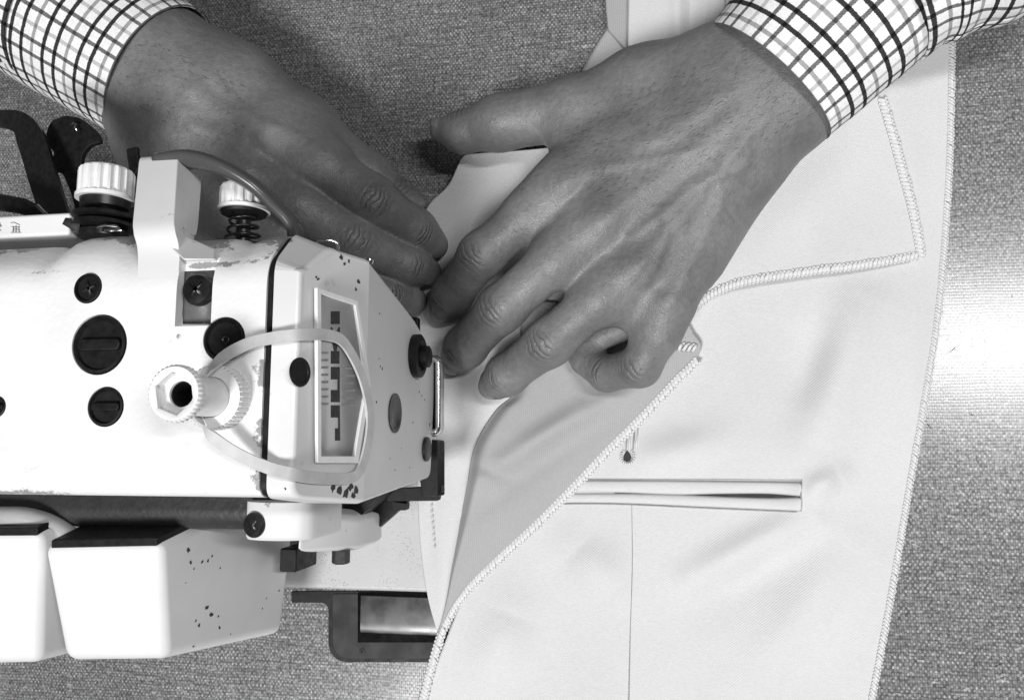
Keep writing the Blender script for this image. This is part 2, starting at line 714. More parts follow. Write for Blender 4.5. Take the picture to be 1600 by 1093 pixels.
bR = [
    ([(1130, 150), (1010, 225), (890, 283)], 16, 1.0),
    ([(1150, 180), (1040, 270), (945, 345)], 16, 1.1),
    ([(1160, 210), (1080, 320), (998, 412)], 15, 1.2),
    ([(1165, 240), (1100, 370), (1048, 468)], 14, 1.0),
    ([(880, 290)], 30, 2.2), ([(940, 350)], 32, 2.4), ([(995, 418)], 30, 2.2), ([(1043, 478)], 26, 1.6),
    ([(1165, 260), (1080, 290), (1040, 330), (985, 372)], 9, 0.8),
    ([(1040, 330), (1035, 390), (1010, 440)], 9, 0.8),
    ([(1110, 230), (1020, 250), (950, 262)], 9, 0.6),
    ([(1200, 180), (1130, 260), (1120, 330)], 9, 0.6),
    ([(752, 398)], 24, 1.2), ([(783, 482)], 26, 1.3), ([(858, 535)], 26, 1.3), ([(996, 572)], 24, 1.0), ([(780, 185)], 26, 1.0),
    ([(910, 318), (905, 330)], 14, -0.9), ([(965, 384), (962, 395)], 14, -0.9), ([(1020, 448)], 14, -0.8),
]
hand_r = build_hand("hand", fR, pR, person, bR, (-0.25, 0.75, 0.6), skinname="skin_forward_hand")

# hand on the left of the picture, half hidden by the machine
fL = {
    'index': [(415, 205, 45, 46), (500, 258, 46, 42), (583, 314, 40, 38), (648, 360, 20, 33), (668, 376, 12.5, 28)],
    'middle': [(385, 270, 47, 44), (470, 325, 47, 39), (553, 376, 40, 36), (636, 414, 20, 31), (657, 422, 12.5, 27)],
    'ring': [(350, 330, 44, 42), (440, 388, 43, 37), (522, 432, 36, 34), (608, 462, 20, 29), (636, 469, 13, 26)],
    'pinky': [(320, 385, 38, 38), (390, 440, 36, 33), (450, 480, 30, 30), (520, 505, 17, 26), (545, 512, 12, 23)],
    'thumb': [(345, 118, 38, 54), (470, 200, 32, 48), (575, 275, 22, 36), (624, 312, 17, 29), (638, 320, 15, 24)],
}
pL = [
    ((212, 68, 47, 64), (262, 98, 47, 73)),
    ((198, 108, 46, 58), (238, 158, 46, 68)),
    ((255, 100, 47, 76), (320, 150, 46, 62)),
    ((240, 168, 46, 68), (262, 235, 42, 56)),
    ((310, 140, 46, 58), (415, 205, 45, 46)),
    ((295, 170, 48, 58), (385, 270, 47, 46)),
    ((270, 205, 46, 58), (350, 330, 44, 44)),
    ((250, 240, 42, 56), (320, 385, 38, 40)),
    ((290, 110, 44, 62), (370, 135, 40, 56)),
    ((370, 135, 40, 54), (470, 200, 36, 46)),
    ((470, 215, 38, 44), (520, 260, 38, 34)),
    ((482, 248, 42, 26), (452, 312, 43, 26)),
    ((452, 322, 42, 26), (425, 375, 40, 26)),
    ((425, 380, 40, 24), (380, 432, 34, 22)),
]
bL = [
    ([(415, 212)], 30, 2.6), ([(385, 275)], 32, 2.4), ([(352, 335)], 30, 2.2),
    ([(300, 140), (360, 175), (415, 208)], 15, 1.0),
    ([(280, 165), (330, 220), (385, 272)], 15, 1.0),
    ([(260, 200), (300, 270), (350, 332)], 15, 1.0),
    ([(330, 120), (400, 190), (470, 215)], 9, 0.7), ([(300, 200), (340, 205), (372, 235)], 9, 0.7),
    ([(583, 314)], 26, 1.3), ([(553, 376)], 26, 1.2),
    ([(240, 185)], 40, 1.2),
]
hand_l = build_hand("hand", fL, pL, person, bL, (0.55, 0.45, 0.6), skinname="skin_rear_hand")


# fine dark hairs on the wrist and the back of the near hand
def hairs(hand, region, n, lean, mat, seed):
    rs = np.random.default_rng(seed)
    me_ = hand.data
    co = np.zeros(len(me_.vertices) * 3)
    me_.vertices.foreach_get('co', co)
    co = co.reshape(-1, 3)
    no = np.zeros(len(me_.vertices) * 3)
    me_.vertices.foreach_get('normal', no)
    no = no.reshape(-1, 3)
    px = project(co)
    d = seg_dist(px, region[0])
    ok = np.where((d < region[1]) & (no[:, 2] > 0.3))[0]
    pick = rs.choice(ok, n, replace=False)
    V, Fc = [], []
    ln = Vector(lean)
    for i in pick:
        p, nn = Vector(co[i]), Vector(no[i])
        dr = (ln + Vector(rs.normal(0, 0.25, 3)))
        dr = (dr - dr.dot(nn) * nn).normalized()
        L = rs.uniform(0.0014, 0.0036)
        path = [p - nn * 0.0002, p + dr * L * 0.45 + nn * 0.0004, p + dr * L + nn * 0.0003]
        v, f = fan_rings(tube_rings(path, [0.00006, 0.00005, 0.00002], 3))
        o_ = len(V)
        V.extend(v)
        Fc.extend([tuple(k + o_ for k in q) for q in f])
    o = obj("body_hair", V, Fc, mat, hand)
    tag(o, kind="stuff")


M_hair = plain("dark_hair", 0.02, 0.5)
hairs(hand_r, ([(1215, 130), (1060, 190), (960, 230)], 75), 420, (-0.8, -0.5, 0), M_hair, 3)
hairs(hand_l, ([(235, 120), (330, 170)], 60), 120, (0.8, -0.5, 0), M_hair, 5)

# ================================================================== SHIRT SLEEVES
def mat_check(name):
    t = NT(name)
    uv = t.node('ShaderNodeUVMap').outputs[0]
    sep = t.node('ShaderNodeSeparateXYZ')
    t.link(uv, sep.inputs[0])
    c = t.geo_pos()
    wob = t.math('MULTIPLY', t.math('SUBTRACT', t.noise(c, 120, 2), 0.5), 0.0006)
    jag = t.math('MULTIPLY', t.math('SUBTRACT', t.noise(c, 1900, 1), 0.5), 0.0006)
    u = t.math('ADD', t.math('ADD', sep.outputs[0], wob), jag)
    v = t.math('ADD', t.math('ADD', sep.outputs[1], wob), jag)
    PER = 0.0184

    def line(x, off, width):
        f = t.math('FRACT', t.math('DIVIDE', t.math('ADD', x, off), PER))
        d = t.math('MULTIPLY', t.math('ABSOLUTE', t.math('SUBTRACT', f, 0.5)), PER)
        return t.ramp(d, width * 0.5 - 0.00012, width * 0.5 + 0.00012, 1.0, 0.0)
    k = PER / 3
    # rings round the arm: one pale line, then two dark ones
    ring_d = t.math('MAXIMUM', line(u, 0.5 * PER - k * 1.78, 0.0019), line(u, 0.5 * PER - k * 2.78, 0.0019))
    ring_l = line(u, 0.5 * PER - k * 0.78, 0.0017)
    # lines along the arm: two middle-dark, one pale
    lon_d = t.math('MAXIMUM', line(v, 0.0, 0.0017), line(v, k, 0.0017))
    lon_l = line(v, 2 * k, 0.0016)
    hatch = t.math('SINE', t.math('MULTIPLY', t.math('ADD', u, v), 2 * math.pi / 0.0008))
    ink = t.math('MULTIPLY', t.ramp(ring_d, 0, 1, 1.0, 0.045), t.ramp(ring_l, 0, 1, 1.0, 0.42))
    ink = t.math('MULTIPLY', ink, t.mix(lon_d, 1.0, t.ramp(hatch, -1, 1, 0.10, 0.26)))
    ink = t.math('MULTIPLY', ink, t.ramp(lon_l, 0, 1, 1.0, 0.62))
    tone = t.math('MULTIPLY', ink, t.ramp(t.noise(c, 700, 3, 0.6), 0.3, 0.7, 0.80, 0.92))
    t.grey(tone)
    t.set(Roughness=0.85, Specular_IOR_Level=0.2)
    t.bump(t.noise(c, 1500, 3, 0.6), 0.0002, 0.6)
    return t.m


M_check = mat_check("checked_shirting")
M_cuff_shade = plain("cuff_edge_shade", 0.12, 0.9, 0, 0.2)  # dark tone paints the shadow line along the cuff edge


def sleeve(name, path, parent, u0, seed=1, wr=0.0, nseg=96, step=0.0025, thick=0.0007, phase=0.0, twist=0.0):
    """path: (px, py, z_mm, half width px, flat) along the arm from cuff edge outwards"""
    ctr = [P(p[0], p[1], mm(p[2])) for p in path]
    rad = [p[3] * scale_at(c) for p, c in zip(path, ctr)]
    arr = np.array([list(c) + [r, p[4]] for c, r, p in zip(ctr, rad, path)])
    L = sum((b - a).length for a, b in zip(ctr[:-1], ctr[1:]))
    n = max(4, int(L / step))
    a = catmull(arr, n)
    rs = np.random.default_rng(seed)
    ph = rs.uniform(0, 6.28, (6, 2))
    V, UV = [], []
    s = 0.0
    for i in range(n):
        c = Vector(a[i, :3])
        t = (Vector(a[min(i + 1, n - 1), :3]) - Vector(a[max(i - 1, 0), :3])).normalized()
        sd = t.cross(Vector((0, 0, 1))).normalized()
        w = sd.cross(t)
        if i:
            s += (c - Vector(a[i - 1, :3])).length
        for j in range(nseg + 1):
            an = 2 * math.pi * j / nseg
            r = a[i, 3]
            dr = 0
            for k in range(3):
                dr += math.sin(an * (2 + k) + ph[k, 0] + s * 30 * (k + 1)) / (k + 1.5)
            dr += 0.9 * math.sin(s * 260 + ph[3, 0] + 1.3 * math.sin(an * 2 + ph[3, 1]))
            r2 = r * (1 + wr * dr * min(1, s / 0.01))
            V.append(c + sd * math.cos(an) * r2 + w * math.sin(an) * r2 * a[i, 4])
            UV.append((u0 + s, an * a[0, 3] * 0.95 + phase + twist * s))
    Fc = []
    m_ = nseg + 1
    for i in range(n - 1):
        for j in range(nseg):
            Fc.append((i * m_ + j, i * m_ + j + 1, (i + 1) * m_ + j + 1, (i + 1) * m_ + j))
    me = bpy.data.meshes.new(name)
    me.from_pydata([tuple(v) for v in V], [], Fc)
    uvl = me.uv_layers.new(name="UVMap")
    co = np.array([UV[l.vertex_index] for l in me.loops]).ravel()
    uvl.data.foreach_set('uv', co)
    o = link(name, me, M_check, parent)
    m = o.modifiers.new('solid', 'SOLIDIFY')
    m.thickness = thick
    m.offset = 1
    # edge loop for the dark line that imitates shade at the cuff
    ring = [V[j] for j in range(nseg)]
    return o, ring


slR, _ = sleeve("shirt_sleeve", [(1352, -28, 54, 152, 0.86), (1420, -75, 56, 158, 0.88), (1530, -125, 57, 168, 0.9), (1700, -190, 58, 180, 0.9)],
                person, 0.0703, 5, 0.020, phase=0.004, twist=0.25)
cuR, ringR = sleeve("cuff", [(1199, 129, 47, 127, 0.80), (1255, 72, 49, 135, 0.82), (1315, 11, 51, 143, 0.84), (1372, -47, 52, 150, 0.85)],
                    slR, 0.0, 3, 0.004, phase=0.002)
slL, _ = sleeve("shirt_sleeve", [(115, 30, 53, 124, 0.86), (30, -25, 54, 132, 0.88), (-150, -140, 55, 145, 0.9)],
                person, 0.047, 8, 0.008, phase=0.0035)
cuL, ringL = sleeve("cuff", [(252, 118, 47, 117, 0.82), (170, 65, 49, 123, 0.84), (85, 11, 51, 130, 0.86)],
                    slL, 0.0, 4, 0.004, phase=0.0035)
for ring, cu in ((ringR, cuR), (ringL, cuL)):
    tr = tube_rings(ring + ring[:1], 0.00035, 6)
    V_, F_ = fan_rings(tr, False, False)
    obj("cuff_shade_line", V_, F_, M_cuff_shade, cu)


# ================================================================== TROUSERS
def mat_cloth(name, v=0.67, ang=0.9, per=0.00085):
    t = NT(name)
    c = t.geo_pos()
    r = t.mapping(c, (1, 1, 1), (0, 0, ang))
    sep = t.node('ShaderNodeSeparateXYZ')
    t.link(r, sep.inputs[0])
    wob = t.noise(c, 90, 2)
    tw = t.math('SINE', t.math('MULTIPLY', t.math('ADD', sep.outputs[0], t.math('MULTIPLY', wob, 0.002)), 2 * math.pi / per))
    fib = t.noise(t.mapping(c, (500, 1600, 500), (0, 0, ang)), 1.0, 3, 0.6)
    big = t.noise(c, 14, 3, 0.6)
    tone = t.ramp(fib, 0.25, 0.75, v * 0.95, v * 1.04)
    tone = t.math('MULTIPLY', tone, t.ramp(tw, -1, 1, 0.93, 1.03))
    tone = t.math('MULTIPLY', tone, t.ramp(big, 0.3, 0.7, 0.97, 1.02))
    t.grey(tone)
    t.set(Roughness=0.78, Specular_IOR_Level=0.25)
    t.b.inputs['Sheen Weight'].default_value = 0.08
    t.bump(t.math('ADD', t.math('MULTIPLY', tw, 0.5), fib), 0.00013, 0.55)
    return t.m


M_cloth = mat_cloth("pale_twill")
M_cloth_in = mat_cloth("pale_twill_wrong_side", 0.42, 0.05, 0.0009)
M_thread = plain("overlock_thread", 0.70, 0.7, 0, 0.3, 0.08, 900)
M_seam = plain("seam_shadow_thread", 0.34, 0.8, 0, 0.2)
M_dash = plain("topstitch_thread", 0.56, 0.8, 0, 0.2)
M_opening_shade = plain("opening_shade", 0.05, 0.9, 0, 0.2)  # near-black tone stands in for the shade inside openings

trousers = empty("trousers", P(1100, 700, 0.0),
                 "unfinished pale twill trousers lying flat with overlocked edges and a welt pocket", "trousers")


def gauss(px, py, a, b, s):
    """soft ridge along the segment a-b"""
    a, b = np.array(a, float), np.array(b, float)
    ab = b - a
    h = np.clip(((px - a[0]) * ab[0] + (py - a[1]) * ab[1]) / (ab @ ab), 0, 1)
    d2 = (px - a[0] - h * ab[0]) ** 2 + (py - a[1] - h * ab[1]) ** 2
    return np.exp(-d2 / (s * s)) * (0.25 + 0.75 * np.sin(np.pi * np.clip(0.08 + 0.84 * h, 0, 1)))


def sheet(name, left, right, nu, nv, mat, parent, dz=None, prof=None, thick=0.0007):
    """cloth between two edges given as (px, py, z_mm); prof(s) bulges it across, dz(px, py) lifts it (mm)"""
    A, B = catmull(left, nv), catmull(right, nv)
    s = np.linspace(0, 1, nu)[None, :, None]
    G = A[:, None, :] * (1 - s) + B[:, None, :] * s
    tt = np.linspace(0, 1, nv)[:, None]
    if prof is not None:
        G[:, :, 2] += prof(s[:, :, 0] + 0 * tt, tt + 0 * s[:, :, 0])
    if dz is not None:
        G[:, :, 2] += dz(G[:, :, 0], G[:, :, 1])
    V = [P(g[0], g[1], mm(g[2])) for g in G.reshape(-1, 3)]
    Fc = [(i * nu + j, i * nu + j + 1, (i + 1) * nu + j + 1, (i + 1) * nu + j) for i in range(nv - 1) for j in range(nu - 1)]
    o = obj(name, V, Fc, mat, parent, solid=thick, offset=-1)
    if sum(p.normal.z for p in o.data.polygons) < 0:
        o.data.flip_normals()
    return o, [V[i * nu] for i in range(nv)], [V[i * nu + nu - 1] for i in range(nv)]


def waves(px, py):
    return (0.55 * np.sin(px / 83 + py / 140 + 0.6) + 0.4 * np.sin(px / 47 - py / 95 + 2.0) + 0.3 * np.sin(px / 150 + py / 60)) * 0.55


def base_dz(px, py):
    z = waves(px, py) + 0.6
    z += 2.0 * gauss(px, py, (1345, 470), (1270, 700), 54)
    z -= 1.2 * gauss(px, py, (1290, 500), (1240, 640), 35)
    z += 2.0 * gauss(px, py, (1265, 810), (1080, 905), 30)
    z += 1.6 * gauss(px, py, (1310, 745), (1260, 770), 22)
    z -= 1.0 * gauss(px, py, (1240, 850), (1100, 950), 40)
    z += 1.4 * gauss(px, py, (1330, 860), (1180, 1060), 45)
    z += 1.5 * gauss(px, py, (900, 860), (960, 920), 40)
    z += 1.6 * gauss(px, py, (800, 960), (760, 1060), 45)
    z += 1.3 * gauss(px, py, (1120, 690), (1000, 720), 30)
    z += 1.1 * gauss(px, py, (1440, 250), (1420, 420), 30) + 4.5 * gauss(px, py, (1370, 40), (1385, 330), 48)
    z *= 3.3 * (0.30 + 0.70 / (1 + np.exp(-(py - 455) / 14)))
    edge = np.clip((1490 - px) / 60, 0, 1)
    return z * (0.3 + 0.7 * edge)


base, bl, br = sheet("back_panel",
                     [(930, -80, 1.6), (965, 100, 1.6), (900, 400, 2.0), (790, 700, 2.6), (735, 900, 2.4), (712, 960, 2.6), (668, 1075, 1.6), (640, 1170, 1.2)],
                     [(1492, -80, 1.2), (1486, 85, 1.2), (1481, 270, 1.2), (1465, 480, 1.4), (1440, 640, 1.2), (1419, 760, 1.1), (1385, 960, 1.1), (1345, 1170, 1.1)],
                     170, 260, M_cloth, trousers, base_dz)

# the piece that runs under the needle
under, ul, ur = sheet("front_panel",
                      [(738, 243, 14), (722, 247, 13), (700, 290, 8), (664, 330, 5), (640, 420, 4), (636, 520, 3.4), (645, 640, 3.4), (652, 760, 3.4), (657, 850, 3.2), (668, 930, 3.6), (684, 990, 3.4), (688, 1012, 3.2)],
                      [(905, 226, 12), (890, 250, 11), (900, 300, 8), (920, 380, 6), (950, 480, 5), (950, 560, 5), (900, 640, 5.0), (840, 720, 4.6), (800, 820, 4.0), (748, 895, 4.0), (712, 945, 4.0), (694, 985, 3.8), (691, 1013, 3.4)],
                      80, 190, M_cloth, trousers,
                      lambda px, py: 0.5 * waves(px * 1.6, py * 1.6) + 1.6 * gauss(px, py, (735, 610), (705, 700), 22) + 0.9 * gauss(px, py, (690, 800), (690, 940), 12))

# diagonal flap with the overlocked edge
fl_left = [(815, 470, 7), (812, 560, 8), (803, 612, 10), (775, 640, 12), (750, 678, 14), (737, 712, 14.5), (729, 760, 14), (716, 825, 12), (703, 890, 9.0), (692, 955, 6), (672, 1030, 3.4), (650, 1100, 2.4)]
fl_right = [(1062, 478, 8), (1082, 518, 7.5), (1095, 548, 7), (1050, 597, 6.5), (1005, 645, 6.2), (950, 700, 6), (893, 760, 6), (835, 818, 6), (780, 868, 6), (727, 920, 5.6), (688, 985, 4.6), (655, 1102, 2.6)]


def flap_prof(s, t):
    mid = np.sin(np.pi * np.clip(t, 0, 1))
    roll = -9.0 * np.exp(-(s / 0.05) ** 2) * mid                            # fold drops over at the left
    return 1.2 * np.sin(np.pi * s) * mid + roll


def flap_dz(px, py):
    return (3.2 * gauss(px, py, (742, 752), (905, 640), 17) - 2.6 * gauss(px, py, (748, 728), (800, 745), 12) - 2.2 * gauss(px, py, (740, 800), (880, 700), 20)
            + 2.6 * gauss(px, py, (830, 690), (1000, 600), 18) - 1.4 * gauss(px, py, (850, 720), (960, 650), 18)
            + 0.35 * waves(px * 2, py * 2))


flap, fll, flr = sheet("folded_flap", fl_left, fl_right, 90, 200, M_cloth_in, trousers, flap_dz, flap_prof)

# upper flap with the sharp corner
uf_bot = [(985, 520, 10), (1040, 508, 12), (1075, 494, 13), (1112, 464, 13), (1165, 443, 11), (1262, 428, 9.5), (1350, 417, 8.5), (1436, 402, 6.5)]
uf_top = [(1010, 150, 4), (1060, 150, 4), (1100, 150, 4), (1150, 150, 4), (1200, 150, 4), (1262, 150, 4), (1320, 150, 8), (1373, 150, 9)]
_ufr = [(1373, 150), (1388, 200), (1407, 270), (1424, 335), (1436, 402)]


def bow(s, t):
    return np.zeros_like(s)


def upper_flap():
    nu, nv = 110, 90
    A, B = catmull(uf_top, nu), catmull(uf_bot, nu)
    e = catmull([q + (0,) for q in _ufr], nv)
    V = []
    for i in range(nv):
        t = i / (nv - 1)
        for j in range(nu):
            s = j / (nu - 1)
            g = A[j] * (1 - t) + B[j] * t
            lin = A[-1] * (1 - t) + B[-1] * t
            g = g.copy()
            g[:2] += (e[i][:2] - lin[:2]) * s ** 3              # right edge follows its curve
            z = g[2] + 1.3 * waves(np.array(g[0] * 1.3), np.array(g[1] * 1.3)) + 2.6 * float(gauss(np.array(g[0]), np.array(g[1]), (1180, 400), (1330, 230), 45))
            V.append(P(g[0], g[1], mm(z)))
    Fc = [(i * nu + j, i * nu + j + 1, (i + 1) * nu + j + 1, (i + 1) * nu + j) for i in range(nv - 1) for j in range(nu - 1)]
    o = obj("corner_flap", V, Fc, M_cloth, trousers, solid=0.0007, offset=-1)
    if sum(p.normal.z for p in o.data.polygons) < 0:
        o.data.flip_normals()
    bot = [V[(nv - 1) * nu + j] for j in range(nu)]
    rgt = [V[i * nu + nu - 1] for i in range(nv)]
    return o, bot, rgt


ufl, uf_b, uf_r = upper_flap()

# waistband end under the wrist
wb, wl, wr_ = sheet("waistband", [(983, -60, 6.5), (982, 20, 6.5), (981, 85, 6.5)], [(1135, -60, 5), (1132, 20, 5), (1128, 85, 5)], 50, 30, M_cloth, trousers,
                    lambda px, py: -4.0 * np.exp(-((px - 1088) / 24) ** 2) + 2.2 * np.exp(-((px - 1060) / 12) ** 2))
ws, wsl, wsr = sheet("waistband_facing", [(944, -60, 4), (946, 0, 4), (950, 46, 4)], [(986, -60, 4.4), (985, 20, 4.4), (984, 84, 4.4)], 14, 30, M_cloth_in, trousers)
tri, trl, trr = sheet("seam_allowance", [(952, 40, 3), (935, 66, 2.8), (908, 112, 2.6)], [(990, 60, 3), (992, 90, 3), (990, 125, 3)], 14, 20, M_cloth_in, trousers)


# ---- overlock stitches
def overlock(name, edge, side, pitch=0.0018, width=0.0027, parent=None, rad=0.00098, lift=0.0001):
    """a ladder of thread loops along an edge; side = +1 / -1 picks the inner side"""
    E = catmull([tuple(v) for v in edge], max(8, int(sum((b - a).length for a, b in zip(edge[:-1], edge[1:])) / pitch)))
    V, Fc = [], []

    def add(path, r, n=6):
        v, f = fan_rings(tube_rings(path, r, n, 0.15))
        o_ = len(V)
        V.extend(v)
        Fc.extend([tuple(k + o_ for k in q) for q in f])
    for i in range(1, len(E) - 1):
        p = Vector(E[i])
        t = (Vector(E[i + 1]) - Vector(E[i - 1])).normalized()
        ins = Vector((-t.y, t.x, 0)).normalized() * side
        up = Vector((0, 0, 1))
        j1, j2, j3 = rng.normal(0, 0.00022, 3)
        w = width * (1 + rng.normal(0, 0.05))
        sl = 0.0017 + j1 * 1.5
        path = [p - ins * (0.0005 + abs(j2)) - up * 0.0004, p - ins * 0.0004 + up * lift * 0.8,
                p + ins * w * 0.5 + t * sl * 0.5 + up * (lift + 0.00015), p + ins * w + t * sl + up * lift * 0.7]
        add(path, [rad * 0.9, rad, rad * 1.1, rad * 0.8])
        q = p + ins * w + up * lift * 0.8
        add([q - t * pitch * 0.42 + ins * j3, q + up * 0.00025, q + t * pitch * 0.45 + ins * 0.0003], [rad * 0.5, rad * 0.75, rad * 0.5], 5)
        q = p - ins * 0.0003 + up * lift * 0.5
        add([q - t * pitch * 0.5 + ins * j2, q + up * 0.00025 - ins * 0.0003, q + t * pitch * 0.5], [rad * 0.45, rad * 0.7, rad * 0.45], 5)
    o = obj(name, V, Fc, M_thread, parent)
    tag(o, kind="stuff")
    return o


overlock("overlock_stitching", flr[22:], 1, parent=flap)
overlock("overlock_stitching", uf_b[18:], 1, parent=ufl)
overlock("overlock_stitching", uf_r, 1, parent=ufl)
overlock("overlock_stitching", br, 1, pitch=0.0015, width=0.0016, rad=0.00065, parent=base)
overlock("overlock_stitching", [P(1032, 549, 0.0082), P(1060, 545, 0.0082), P(1090, 547, 0.0080)], 1, parent=flap, width=0.0026, rad=0.0007)


# ---- welt pocket, dart, buttonhole (they follow the panel's undulation)
def on_base(px, py, up=0.0):
    z = 1.9 + float(base_dz(np.array(float(px)), np.array(float(py)))) + up
    return P(px, py, mm(z))


def strip(name, top, bot, nu, mat, parent, up0, crown, thick=0.0006):
    T, B = catmull([q + (0,) for q in top], nu), catmull([q + (0,) for q in bot], nu)
    nv = 7
    V = []
    for i in range(nu):
        for j in range(nv):
            s = j / (nv - 1)
            g = T[i] * (1 - s) + B[i] * s
            V.append(on_base(g[0], g[1], up0 + crown * math.sin(math.pi * s) ** 0.6))
    Fc = [(i * nv + j, i * nv + j + 1, (i + 1) * nv + j + 1, (i + 1) * nv + j) for i in range(nu - 1) for j in range(nv - 1)]
    o = obj(name, V, Fc, mat, parent, solid=thick, offset=-1)
    if sum(p.normal.z for p in o.data.polygons) < 0:
        o.data.flip_normals()
    return o


strip("pocket_opening_shade", [(840, 752), (1000, 753), (1251, 756)], [(840, 784), (1000, 788), (1251, 797)], 60, M_opening_shade, base, 0.25, 0.0)  # dark sheet painted as the shade within the pocket slit
strip("pocket_welt", [(840, 749), (960, 750), (1120, 751), (1253, 753)], [(840, 768), (960, 769), (1060, 772), (1130, 771), (1200, 771), (1252, 775)], 90, M_cloth, base, 0.5, 1.0)
strip("pocket_welt", [(840, 770), (960, 770), (1060, 772), (1130, 775), (1200, 777), (1252, 776)], [(840, 786), (960, 786), (1100, 792), (1252, 799)], 90, M_cloth, base, 0.5, 1.3)
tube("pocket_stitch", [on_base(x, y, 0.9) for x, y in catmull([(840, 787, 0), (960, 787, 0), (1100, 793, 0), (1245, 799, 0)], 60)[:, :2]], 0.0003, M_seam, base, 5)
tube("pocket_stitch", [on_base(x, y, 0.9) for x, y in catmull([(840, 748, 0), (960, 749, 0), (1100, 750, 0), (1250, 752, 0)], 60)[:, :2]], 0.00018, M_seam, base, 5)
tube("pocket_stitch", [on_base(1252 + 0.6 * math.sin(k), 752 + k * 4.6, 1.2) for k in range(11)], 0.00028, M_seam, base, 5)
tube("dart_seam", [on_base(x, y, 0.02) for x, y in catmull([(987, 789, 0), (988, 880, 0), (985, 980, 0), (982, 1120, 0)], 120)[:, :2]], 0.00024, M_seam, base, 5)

bh = obj("buttonhole", *(lambda c: ([on_base(px, py, 0.5) for px, py in c], [tuple(range(len(c)))]))(
    [(980, 703), (985, 709), (987, 715), (984, 720), (979, 721), (974, 718), (974, 712), (977, 706)]), M_opening_shade, base, smooth=False)
for k in range(15):
    an = math.radians(-50 + 280 * k / 14)
    c_, s_ = math.cos(an), math.sin(an)
    tube("buttonhole_stitch", [on_base(980.5 + c_ * 8, 713 + s_ * 9, 0.55), on_base(980.5 + c_ * 10, 713 + s_ * 11.5, 0.8), on_base(980.5 + c_ * 12.5, 713 + s_ * 14.5, 0.3)],
         [0.0004, 0.0005, 0.0002], M_thread, bh, 5)
for x in (973, 978, 983, 989, 994):
    tube("buttonhole_stitch", [on_base(x, 706 - abs(x - 981) * 0.4, 0.4), on_base(x + 1, 690, 0.6), on_base(x + 3, 668, 0.4)], [0.0003, 0.0004, 0.0003], M_seam if x in (978, 989) else M_thread, bh, 5)

for k in range(8):                        # dashed topstitching running up to the needle
    t0 = k / 13
    a0, a1 = 786 + 118 * t0, 786 + 118 * t0 + 5.5
    fx = lambda y: 674 + (y - 786) * 0.055 + ((y - 786) / 110) ** 2 * 5
    tube("topstitch", [P(fx(a0), a0, 0.0043), P(fx((a0 + a1) / 2), (a0 + a1) / 2, 0.0048), P(fx(a1), a1, 0.0043)], 0.0002, M_dash, under, 5)

# ================================================================== SEWING MACHINE
def mat_paint(name, v=0.80, grime=0.5, rough=0.38, hammer=1.0, dots=0.0, dot_scale=260, near=()):
    """old enamel: orange-peel surface, chips and oily dirt with shapes of their own"""
    t = NT(name)
    c = t.geo_pos()
    peel = t.noise(c, 520, 3, 0.55)
    dirt1 = t.noise(c, 46, 6, 0.72, 0.4)
    dirt2 = t.noise(c, 300, 4, 0.7)
    spots = t.voronoi(c, 95)
    smask = t.noise(c, 60, 2)
    d = t.math('MULTIPLY', t.ramp(dirt1, 0.60, 0.74, 0.0, 1.0), t.ramp(dirt2, 0.42, 0.62, 0.0, 1.0))
    chip = t.math('MULTIPLY', t.ramp(spots, 0.06, 0.10, 1.0, 0.0), t.ramp(smask, 0.60, 0.66, 0.0, 1.0))
    tot = t.math('MAXIMUM', t.math('MULTIPLY', d, grime), t.math('MULTIPLY', chip, min(1.0, grime * 1.6)))
    # oily dirt collected along joints: near = (axis, position, reach, strength)
    sepn = t.node('ShaderNodeSeparateXYZ')
    t.link(c, sepn.inputs[0])
    fine = t.noise(c, 520, 5, 0.75)
    for (axn, pos, reach, st, conds) in near:
        dd = t.math('ABSOLUTE', t.math('SUBTRACT', sepn.outputs[axn], pos))
        mk = t.math('MULTIPLY', t.ramp(dd, 0.0, reach, 1.0, 0.0), t.ramp(t.noise(c, 34, 3, 0.6), 0.42, 0.62, 0.15, 1.15))
        for (ax2, lo_, hi_) in conds:
            mk = t.math('MULTIPLY', mk, t.math('MULTIPLY', t.math('GREATER_THAN', sepn.outputs[ax2], lo_), t.math('LESS_THAN', sepn.outputs[ax2], hi_)))
        thr = t.math('SUBTRACT', 0.74, t.math('MULTIPLY', mk, 0.26 * st))
        sm = t.math('MULTIPLY', t.ramp(t.math('SUBTRACT', t.math('ADD', t.math('MULTIPLY', fine, 0.6), t.math('MULTIPLY', dirt1, 0.4)), thr), 0.0, 0.07, 0.0, 1.0), t.math('GREATER_THAN', mk, 0.001))
        tot = t.math('MAXIMUM', tot, t.math('MULTIPLY', sm, 0.8))
    tone = t.mix(t.math('MULTIPLY', tot, 0.85), t.ramp(t.noise(c, 30, 3), 0.3, 0.7, v * 0.95, v * 1.03), 0.05)
    if dots:
        vd = t.voronoi(c, dot_scale * 3.2)
        dm = t.math('MULTIPLY', t.ramp(vd, 0.16, 0.24, 1.0, 0.0), t.ramp(t.noise(c, 70, 3), 0.38, 0.6, 0.0, 1.0))
        tone = t.mix(t.math('MULTIPLY', dm, dots), tone, 0.12)
    t.grey(tone)
    t.set(Roughness=t.ramp(dirt2, 0.3, 0.7, rough * 0.85, rough * 1.2), Specular_IOR_Level=0.5)
    t.bump(t.math('ADD', peel, t.math('MULTIPLY', tot, -0.5)), 0.00025, 0.30 * hammer)
    return t.m


